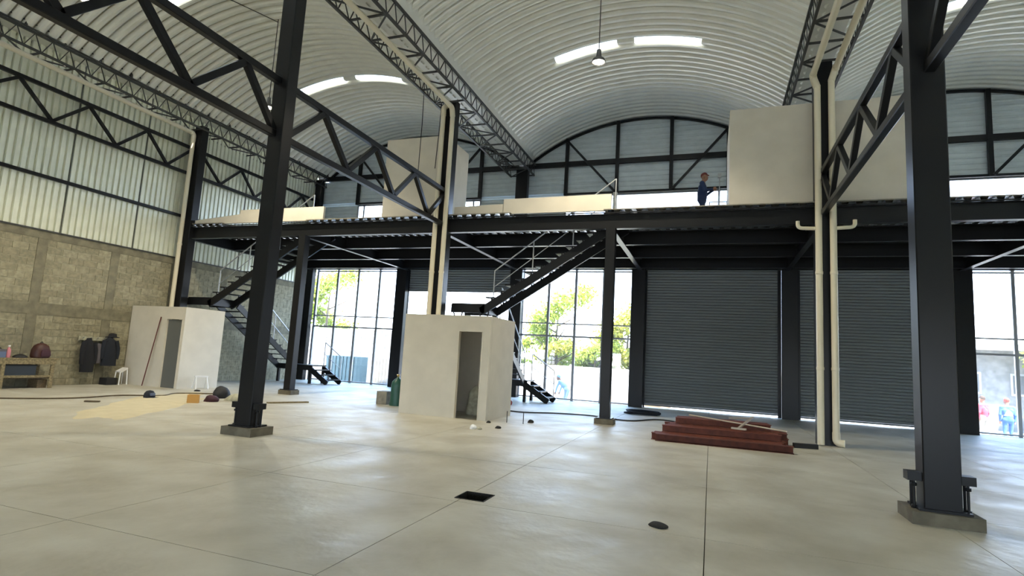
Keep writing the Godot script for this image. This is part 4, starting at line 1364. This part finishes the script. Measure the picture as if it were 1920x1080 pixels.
	cable("extension_cable", "thin black cable curling across the sand towards the block wall", [V(-16.3, 0, -7.6), V(-15.2, 0, -8.5), V(-14.6, 0, -9.6), V(-14.75, 0, -10.8), V(-14.2, 0, -11.6), V(-14.6, 0, -12.4), V(-13.9, 0, -13.2)], 0.018, M.wood_dark)
	var hp := []
	for i in 60:
		var an := i * 0.55
		hp.append(V(-2.1 + cos(an) * (0.50 + 0.09 * sin(i * 1.7)), 0.03 + 0.0012 * i, -19.0 + sin(an) * (0.42 + 0.08 * cos(i * 1.3))))
	one("hose_coil", tubemb(hp, 0.026, 7), M.cloth_navy, "coiled dark hose on the floor before the closed shutter", "hose")

func lump(called: String, label: String, cat: String, m: Material, at: Vector3, s: Vector3, f: float, ns: FastNoiseLite) -> void:
	var b := MB.new()
	var secs := []
	for i in 8:
		var t := i / 7.0
		var r := sqrt(maxf(0.02, 1.0 - pow(maxf(t * 1.02 - 0.12, 0.0) / 0.9, 2.0)))
		secs.append([V(0.15 * s.x * sin(t * 3.0), t * s.y, 0), s.x * r * 0.5, s.z * r * 0.5])
	# sections are half-extents
	for q in secs:
		q[1] *= 1.6
		q[2] *= 1.6
	b.loft(secs, 20, f, ns)
	var o := one(called, b, m, label, cat)
	o.position = at
	o.rotation.y = rng.randf_range(-1.0, 1.0)

func cable(called: String, label: String, pts: Array, r: float, m: Material) -> void:
	var c := Curve3D.new()
	for i in pts.size():
		var t := Vector3.ZERO
		if i > 0 and i < pts.size() - 1:
			t = (pts[i + 1] - pts[i - 1]) * 0.18
		c.add_point(pts[i] + V(0, r + 0.001, 0), -t, t)
	var out := []
	var ln := c.get_baked_length()
	var n := int(ln / 0.15)
	for i in n + 1:
		out.append(c.sample_baked(ln * i / n))
	one(called, tubemb(out, r, 6), m, label, "hose" if called.contains("hose") else "cord")

# ------------------------------------------------------------------ outside
func tree(label: String, at: Vector3, h: float, crown: float, leaves: int, kind: int, low: float) -> void:
	var t := thing("leafy_tree", label, "tree", at, 0.0, "trees outside the glazing")
	var b := MB.new()
	b.tube([V(0, 0, 0), V(0.05, h * 0.25, 0.03), V(-0.04, h * 0.5, 0), V(0.05, h * 0.8, 0.05)], 0.1, 8, [0.16, 0.13, 0.09, 0.04])
	for i in 7:
		var an := i * 2.4
		var y := h * (0.3 + 0.07 * i)
		b.tube([V(0, y, 0), V(cos(an) * crown * 0.4, y + h * 0.08, sin(an) * crown * 0.4), V(cos(an) * crown * 0.8, y + h * 0.2, sin(an) * crown * 0.8)], 0.04, 6, [0.06, 0.04, 0.015])
	part("trunk", b, M.bark, t)
	var lf := MB.new()
	for i in leaves:
		# clumps of leaves round the branch ends
		var c := i % 26
		var an := c * 2.4
		var rr := crown * (0.35 + 0.55 * fmod(c * 0.37, 1.0))
		var cy := low + (h - low) * fmod(c * 0.618, 1.0)
		var o := V(cos(an) * rr, cy, sin(an) * rr) + V(rng.randfn(0, 1), rng.randfn(0, 0.8), rng.randfn(0, 1)) * crown * 0.16
		var u := V(rng.randf_range(-1, 1), rng.randf_range(-1, 1), rng.randf_range(-1, 1)).normalized()
		var w := u.cross(V(rng.randf_range(-1, 1), rng.randf_range(-1, 1), rng.randf_range(-1, 1))).normalized()
		var sz := rng.randf_range(0.10, 0.19)
		var k := u.cross(w) * sz * 0.25
		lf.quad(o - u * sz, o + w * sz * 0.5 + k, o + u * sz, o - w * sz * 0.5 + k, u.cross(w))
	var f := part("foliage", lf, M["leaf%d" % kind], t)
	f.set_meta("kind", "stuff")

func build_outside() -> void:
	var g := struct("ground", "bright bare ground outside the glazing", "ground")
	part("yard", boxmb(V(0, -0.85, -52.4), V(140, 0.4, 60)), M.ground_out, g)
	part("yard", boxmb(V(0, -0.25, 37.5), V(140, 0.3, 48)), M.ground_out, g)
	part("yard", boxmb(V(-52, -0.45, -4.5), V(66, 0.3, 36)), M.ground_out, g)
	part("yard", boxmb(V(48, -0.45, -4.5), V(68, 0.3, 36)), M.ground_out, g)
	# yard wall of blocks behind the first glazing
	var w := thing("yard_wall", "pale block yard wall outside the first glazing", "wall", V(-23.5, -0.65, -31.0))
	var bm := boxmb(Vector3.ZERO, V(0.58, 0.28, 0.2)).mesh()
	part("wall_core", boxmb(V(0, 1.75, -0.03), V(22, 3.5, 0.16)), M.wall_out, w)
	for r in 12:
		for i in 20:
			inst("concrete_block", bm, M.wall_out if (i + r) % 3 else M.block_pale, w, V(-7.0 + i * 0.6 + (0.3 if r % 2 else 0.0), 0.15 + r * 0.29, 0.0))
	# ribbed tank and steel sheets
	var ib := thing("ribbed_tank", "teal ribbed water tank outside the first glazing", "tank", V(-18.9, -0.65, -26.4))
	var tk := MB.new()
	for i in 9:
		tk.box(V(-0.92 + i * 0.23, 0.95, 0), V(0.15, 1.7, 1.0))
	tk.box(V(0, 0.95, 0), V(2.0, 1.66, 0.92))
	part("tank_body", tk, M.teal, ib)
	part("pallet", boxmb(V(0, 0.06, 0), V(2.1, 0.12, 1.1)), M.wood, ib)
	var ib2 := thing("ribbed_tank", "pale ribbed tank behind the teal one", "tank", V(-16.9, -0.65, -27.9))
	var tk2 := MB.new()
	for i in 9:
		tk2.box(V(-0.82 + i * 0.2, 0.95, 0), V(0.12, 1.7, 1.0))
	tk2.box(V(0, 0.95, 0), V(1.8, 1.66, 0.92))
	part("tank_body", tk2, M.block_pale, ib2)
	part("pallet", boxmb(V(0, 0.06, 0), V(1.9, 0.12, 1.1)), M.wood, ib2)
	# white yard wall behind the second glazing
	var y2 := thing("garden_wall", "low white wall below the trees outside the middle glazing", "wall", V(-6.0, -0.65, -36.0))
	for i in 6:
		part("wall_panel", boxmb(V(-10.0 + i * 3.0, 0.95, 0), V(2.96, 1.9, 0.2)), M.wall_white, y2)
		part("wall_post", boxmb(V(-11.5 + i * 3.0, 1.0, 0), V(0.26, 2.0, 0.3)), M.wall_white, y2)
	# neighbour building past the right glazing
	var nb := thing("neighbour_house", "pale flat-roofed building outside the glazing with two workers", "building", V(15.0, -0.65, -38.0))
	part("wall", boxmb(V(0, 2.0, 0), V(8, 4.0, 6)), M.wall_out, nb)
	part("roof_slab", boxmb(V(0, 4.1, 0.4), V(9.0, 0.25, 7.4)), M.wall_white, nb)
	for i in 3:
		var wn := part("window", boxmb(V(-2.7 + i * 2.4, 2.3, 3.0), V(1.2, 1.1, 0.08)), M.frame, nb)
		part("window_pane", boxmb(V(-2.7 + i * 2.4, 2.3, 3.05), V(1.0, 0.9, 0.02)), M.door_dark, wn)
	part("door", boxmb(V(-3.6, 1.1, 3.02), V(0.9, 2.1, 0.06)), M.wood_dark, nb)
	# trees
	tree("yellow-green tree behind the yard wall by the block-wall corner", V(-25.6, -0.65, -33.0), 7.5, 2.6, 4200, 0, 2.2)
	tree("bright tree outside the middle glazing, nearest the staircase", V(-10.0, -0.65, -37.5), 7.0, 2.5, 4200, 0, 1.5)
	tree("yellowish tree outside the middle glazing behind the slim column", V(-5.2, -0.65, -37.8), 6.2, 2.6, 4600, 1, 1.2)
	tree("green tree outside the middle glazing next to the closed shutter", V(-2.2, -0.65, -38.5), 6.5, 2.5, 4200, 2, 1.3)
	tree("small tree beyond the glazing with two workers", V(15.4, -0.65, -33.0), 5.2, 1.5, 1500, 0, 2.2)
	for i in 5:
		tree("low yellow-green bush above the white garden wall, number %s from the cubicle" % ["one", "two", "three", "four", "five"][i], V(-13.0 + i * 2.9, -0.65, -37.0 - 0.3 * (i % 2)), 3.4, 1.5, 2600, i % 2, 1.5)
	# yard clutter
	var ns := FastNoiseLite.new()
	ns.seed = 5
	ns.frequency = 0.02
	lump("earth_heap", "low brown heap of earth outside the middle glazing", "earth", M.bark, V(-4.2, -0.65, -30.0), V(2.4, 0.75, 1.2), 0.25, ns)
	lump("yellow_sack", "yellow sack on the ground next to the bending worker", "sack", M.sand, V(-6.9, -0.65, -27.6), V(0.5, 0.7, 0.4), 0.3, ns)

# ------------------------------------------------------------------ people
func smin(a: float, b: float, k: float) -> float:
	var h := clampf(0.5 + 0.5 * (b - a) / k, 0.0, 1.0)
	return lerpf(b, a, h) - k * h * (1.0 - h)

# bones: [a, b, ra, rb, colour]; one continuous surface meshed as surface nets
func figure(bones: Array, cell: float) -> MB:
	var lo := V(1e9, 1e9, 1e9)
	var hi := -lo
	for q in bones:
		var r: float = maxf(q[2], q[3]) + cell * 3.0
		for p in [q[0], q[1]]:
			lo = lo.min(p - V(r, r, r))
			hi = hi.max(p + V(r, r, r))
	var nx := int((hi.x - lo.x) / cell) + 2
	var ny := int((hi.y - lo.y) / cell) + 2
	var nz := int((hi.z - lo.z) / cell) + 2
	var f := PackedFloat32Array()
	f.resize(nx * ny * nz)
	f.fill(1.0)
	var own := PackedFloat32Array()
	own.resize(nx * ny * nz)
	own.fill(10.0)
	var who := PackedInt32Array()
	who.resize(nx * ny * nz)
	for bi in bones.size():
		var q: Array = bones[bi]
		var a: Vector3 = q[0]
		var b: Vector3 = q[1]
		var ra: float = q[2]
		var rb: float = q[3]
		var m := maxf(ra, rb) + 0.09
		var c0 := ((a.min(b) - V(m, m, m) - lo) / cell).max(Vector3.ZERO)
		var c1 := (a.max(b) + V(m, m, m) - lo) / cell
		var ab := b - a
		var l2 := maxf(ab.length_squared(), 1e-9)
		for k in range(int(c0.z), mini(int(c1.z) + 1, nz)):
			for j in range(int(c0.y), mini(int(c1.y) + 1, ny)):
				for i in range(int(c0.x), mini(int(c1.x) + 1, nx)):
					var p := lo + V(i, j, k) * cell
					var h := clampf((p - a).dot(ab) / l2, 0.0, 1.0)
					var d := p.distance_to(a + ab * h) - lerpf(ra, rb, h)
					var id := (k * ny + j) * nx + i
					f[id] = smin(f[id], d, 0.025)
					if d < own[id]:
						own[id] = d
						who[id] = bi
	var out := MB.new()
	var vid := {}
	for k in nz - 1:
		for j in ny - 1:
			for i in nx - 1:
				var id := (k * ny + j) * nx + i
				var vals := []
				var neg := 0
				for c in 8:
					var x: float = f[id + (c & 1) + ((c >> 1) & 1) * nx + (c >> 2) * nx * ny]
					vals.append(x)
					if x < 0.0:
						neg += 1
				if neg == 0 or neg == 8:
					continue
				var s := Vector3.ZERO
				var n := 0
				for e in [[0, 1], [2, 3], [4, 5], [6, 7], [0, 2], [1, 3], [4, 6], [5, 7], [0, 4], [1, 5], [2, 6], [3, 7]]:
					var u: float = vals[e[0]]
					var w: float = vals[e[1]]
					if (u < 0.0) != (w < 0.0):
						var t := u / (u - w)
						var p0 := V(e[0] & 1, (e[0] >> 1) & 1, e[0] >> 2)
						var p1 := V(e[1] & 1, (e[1] >> 1) & 1, e[1] >> 2)
						s += p0.lerp(p1, t)
						n += 1
				var g := V(vals[1] + vals[3] + vals[5] + vals[7] - vals[0] - vals[2] - vals[4] - vals[6], vals[2] + vals[3] + vals[6] + vals[7] - vals[0] - vals[1] - vals[4] - vals[5], vals[4] + vals[5] + vals[6] + vals[7] - vals[0] - vals[1] - vals[2] - vals[3])
				vid[id] = out.v.size()
				out.v.append(lo + (V(i, j, k) + s / n) * cell)
				out.n.append(g.normalized())
				out.c.append(bones[who[id]][4])
	for k in range(1, nz - 1):
		for j in range(1, ny - 1):
			for i in range(1, nx - 1):
				var id := (k * ny + j) * nx + i
				var inside := f[id] < 0.0
				for ax in 3:
					var st: int = [1, nx, nx * ny][ax]
					if inside == (f[id + st] < 0.0):
						continue
					var u: int = [nx, nx * ny, 1][ax]
					var w: int = [nx * ny, 1, nx][ax]
					var q := [id, id - u, id - u - w, id - w]
					if q.all(func(z): return vid.has(z)):
						var a: int = vid[q[0]]
						var b: int = vid[q[1]]
						var d: int = vid[q[2]]
						var e: int = vid[q[3]]
						if inside:
							out.ix.append_array([a, d, b, a, e, d])
						else:
							out.ix.append_array([a, b, d, a, d, e])
	return out

func hand(bones: Array, wrist: Vector3, dir: Vector3, side: Vector3, skin: Color) -> void:
	# palm, four curled fingers and a thumb from the side of the palm
	var nrm := dir.cross(side).normalized()
	var palm := wrist + dir * 0.075
	bones.append([wrist, palm, 0.032, 0.034, skin])
	for i in 4:
		var o := palm + side * (-0.030 + 0.020 * i)
		var ln: float = [0.032, 0.038, 0.036, 0.028][i]
		var k := o + dir * ln
		bones.append([o, k, 0.0105, 0.0095, skin])
		bones.append([k, k + (dir * 0.5 + nrm * 0.85) * ln, 0.0095, 0.0085, skin])
	var th := wrist + dir * 0.03 - side * 0.03
	bones.append([th, th + (dir * 0.7 - side * 0.6) * 0.045, 0.012, 0.010, skin])
	bones.append([th + (dir * 0.7 - side * 0.6) * 0.045, th + (dir * 1.3 - side * 0.6) * 0.06, 0.010, 0.009, skin])

# joints in the person's own space, facing +x; lean in radians tips the trunk forward
func person(label: String, at: Vector3, turn: float, lean: float, crouch: float, arms: Array, shirt: Color, trousers: Color, skin: Color, cap: Color, stripe: Color) -> void:
	var t := thing("person", label, "person", at, turn)
	var hipy := 0.92 - 0.45 * crouch
	var hip := V(-0.12 * crouch, hipy, 0)
	var ax := V(sin(lean), cos(lean), 0)
	var chest := hip + ax * 0.36
	var neck := hip + ax * 0.54
	var shoe := lin(0.02, 0.02, 0.02)
	var b := []
	# trunk
	b.append([hip + V(0, 0, 0.06), hip + V(0, 0, -0.06), 0.13, 0.13, trousers])
	b.append([hip + ax * 0.08, hip + ax * 0.2, 0.145, 0.14, shirt])
	b.append([hip + ax * 0.2, hip + ax * 0.25, 0.146, 0.148, stripe])
	b.append([hip + ax * 0.26 + V(0, 0, 0.07), chest + V(0, 0, 0.09), 0.115, 0.12, shirt])
	b.append([hip + ax * 0.26 + V(0, 0, -0.07), chest + V(0, 0, -0.09), 0.115, 0.12, shirt])
	b.append([neck - ax * 0.06 + V(0, 0, 0.17), neck - ax * 0.06 + V(0, 0, -0.17), 0.075, 0.075, shirt])
	b.append([neck - ax * 0.02, neck + ax * 0.07, 0.062, 0.055, skin])
	# head with face, looking forward and a little down
	var hd := neck + ax * 0.17 + V(0.03, 0, 0)
	b.append([hd + V(-0.01, 0.03, 0), hd + V(0.02, -0.05, 0), 0.092, 0.07, skin])
	b.append([hd + V(0.085, 0.0, 0), hd + V(0.108, -0.02, 0), 0.012, 0.015, skin])
	b.append([hd + V(0.075, -0.055, -0.02), hd + V(0.075, -0.055, 0.02), 0.012, 0.012, skin * 0.7])
	for s in [-1.0, 1.0]:
		b.append([hd + V(0.0, 0.0, s * 0.088), hd + V(-0.005, -0.035, s * 0.086), 0.017, 0.013, skin])
		b.append([hd + V(0.08, 0.015, s * 0.034), hd + V(0.082, 0.015, s * 0.034), 0.011, 0.011, lin(0.03, 0.02, 0.02)])
	b.append([hd + V(-0.025, 0.06, 0), hd + V(0.0, 0.075, 0), 0.092, 0.088, cap])
	b.append([hd + V(0.05, 0.07, -0.04), hd + V(0.12, 0.055, 0.0), 0.02, 0.014, cap])
	b.append([hd + V(0.05, 0.07, 0.04), hd + V(0.12, 0.055, 0.0), 0.02, 0.014, cap])
	# legs
	for s in [-1.0, 1.0]:
		var hp := hip + V(0, -0.02, s * 0.095)
		var foot := V(-0.02 + s * 0.07 * (1.0 - crouch), 0.08, s * 0.12)
		var kn := (hp + foot) / 2.0 + V(0.05 + 0.32 * crouch, 0.02, 0)
		b.append([hp, kn, 0.092, 0.066, trousers])
		b.append([kn, foot, 0.066, 0.047, trousers])
		b.append([foot + V(-0.05, -0.035, 0), foot + V(0.15, -0.04, 0), 0.045, 0.038, shoe])
	# arms: [elbow offset, wrist offset] from the shoulder for s = -1 and 1
	for i in 2:
		var s := -1.0 if i == 0 else 1.0
		var sh := neck - ax * 0.06 + V(0, 0, s * 0.19)
		var el: Vector3 = sh + arms[i][0]
		var wr: Vector3 = sh + arms[i][1]
		b.append([sh, el, 0.062, 0.048, shirt])
		b.append([el, wr, 0.048, 0.036, shirt])
		var dir := (wr - el).normalized()
		var side := dir.cross(V(0, 0, 1)).normalized()
		if side.length() < 0.5:
			side = V(0, 1, 0)
		hand(b, wr, dir, side, skin)
	part("body", figure(b, 0.0165), M.body, t)

func build_people() -> void:
	var skin := Color(0.30, 0.16, 0.10)
	var navy := Color(0.012, 0.03, 0.085)
	# worker on the mezzanine, in profile, forearms raised
	person("person in dark blue overalls and red cap standing on the mezzanine", V(-0.32, MEZ, -17.7), -0.15, 0.06, 0.0, [[V(0.06, -0.26, -0.04), V(0.26, -0.16, 0.02)], [V(0.10, -0.25, 0.04), V(0.30, -0.22, -0.02)]], navy, navy, skin, Color(0.14, 0.025, 0.02), navy)
	var dn := [[V(-0.02, -0.28, -0.05), V(0.03, -0.52, -0.04)], [V(-0.02, -0.28, 0.05), V(0.03, -0.52, 0.04)]]
	person("person in red shirt walking outside the glazing", V(10.35, -0.65, -28.0), 2.2, 0.0, 0.0, dn, Color(0.60, 0.05, 0.08), Color(0.30, 0.26, 0.2), skin, Color(0.05, 0.03, 0.02), Color(0.60, 0.05, 0.08))
	person("person in blue overalls with pale waist stripe and red helmet outside the glazing", V(11.1, -0.65, -27.9), 1.5, 0.05, 0.05, dn, Color(0.05, 0.12, 0.40), Color(0.05, 0.12, 0.40), skin, Color(0.55, 0.04, 0.03), Color(0.75, 0.78, 0.8))
	person("person in pale blue clothes bending forward outside the middle glazing", V(-6.45, -0.65, -26.5), PI - 0.3, 0.75, 0.1, [[V(0.12, -0.26, -0.02), V(0.2, -0.5, 0.0)], [V(0.12, -0.26, 0.02), V(0.2, -0.5, 0.0)]], Color(0.30, 0.42, 0.52), Color(0.35, 0.42, 0.48), skin, Color(0.2, 0.3, 0.4), Color(0.30, 0.42, 0.52))
	# thin stand beside the worker
	var t := thing("tripod_stand", "slender pale tripod stand beside the standing worker", "stand", V(0.18, MEZ, -17.2))
	part("pole", tubemb([V(0, 0.25, 0), V(0, 1.45, 0)], 0.015, 8), M.galv, t)
	for i in 3:
		var an := i * TAU / 3
		part("leg", tubemb([V(0, 0.6, 0), V(cos(an) * 0.3, 0.0, sin(an) * 0.3)], 0.012, 6), M.galv, t)
	part("head", boxmb(V(0, 1.5, 0), V(0.1, 0.12, 0.1)), M.galv, t)
	var gr := thing("guard_rail", "short pale guard rail on posts behind the tripod stand", "rail", V(0.16, MEZ, -18.6))
	part("top_rail", tubemb([V(-0.28, 1.1, 0), V(0.28, 1.1, 0)], 0.02, 8), M.galv, gr)
	for x in [-0.26, 0.26]:
		part("post", tubemb([V(x, 0, 0), V(x, 1.1, 0)], 0.018, 8), M.galv, gr)
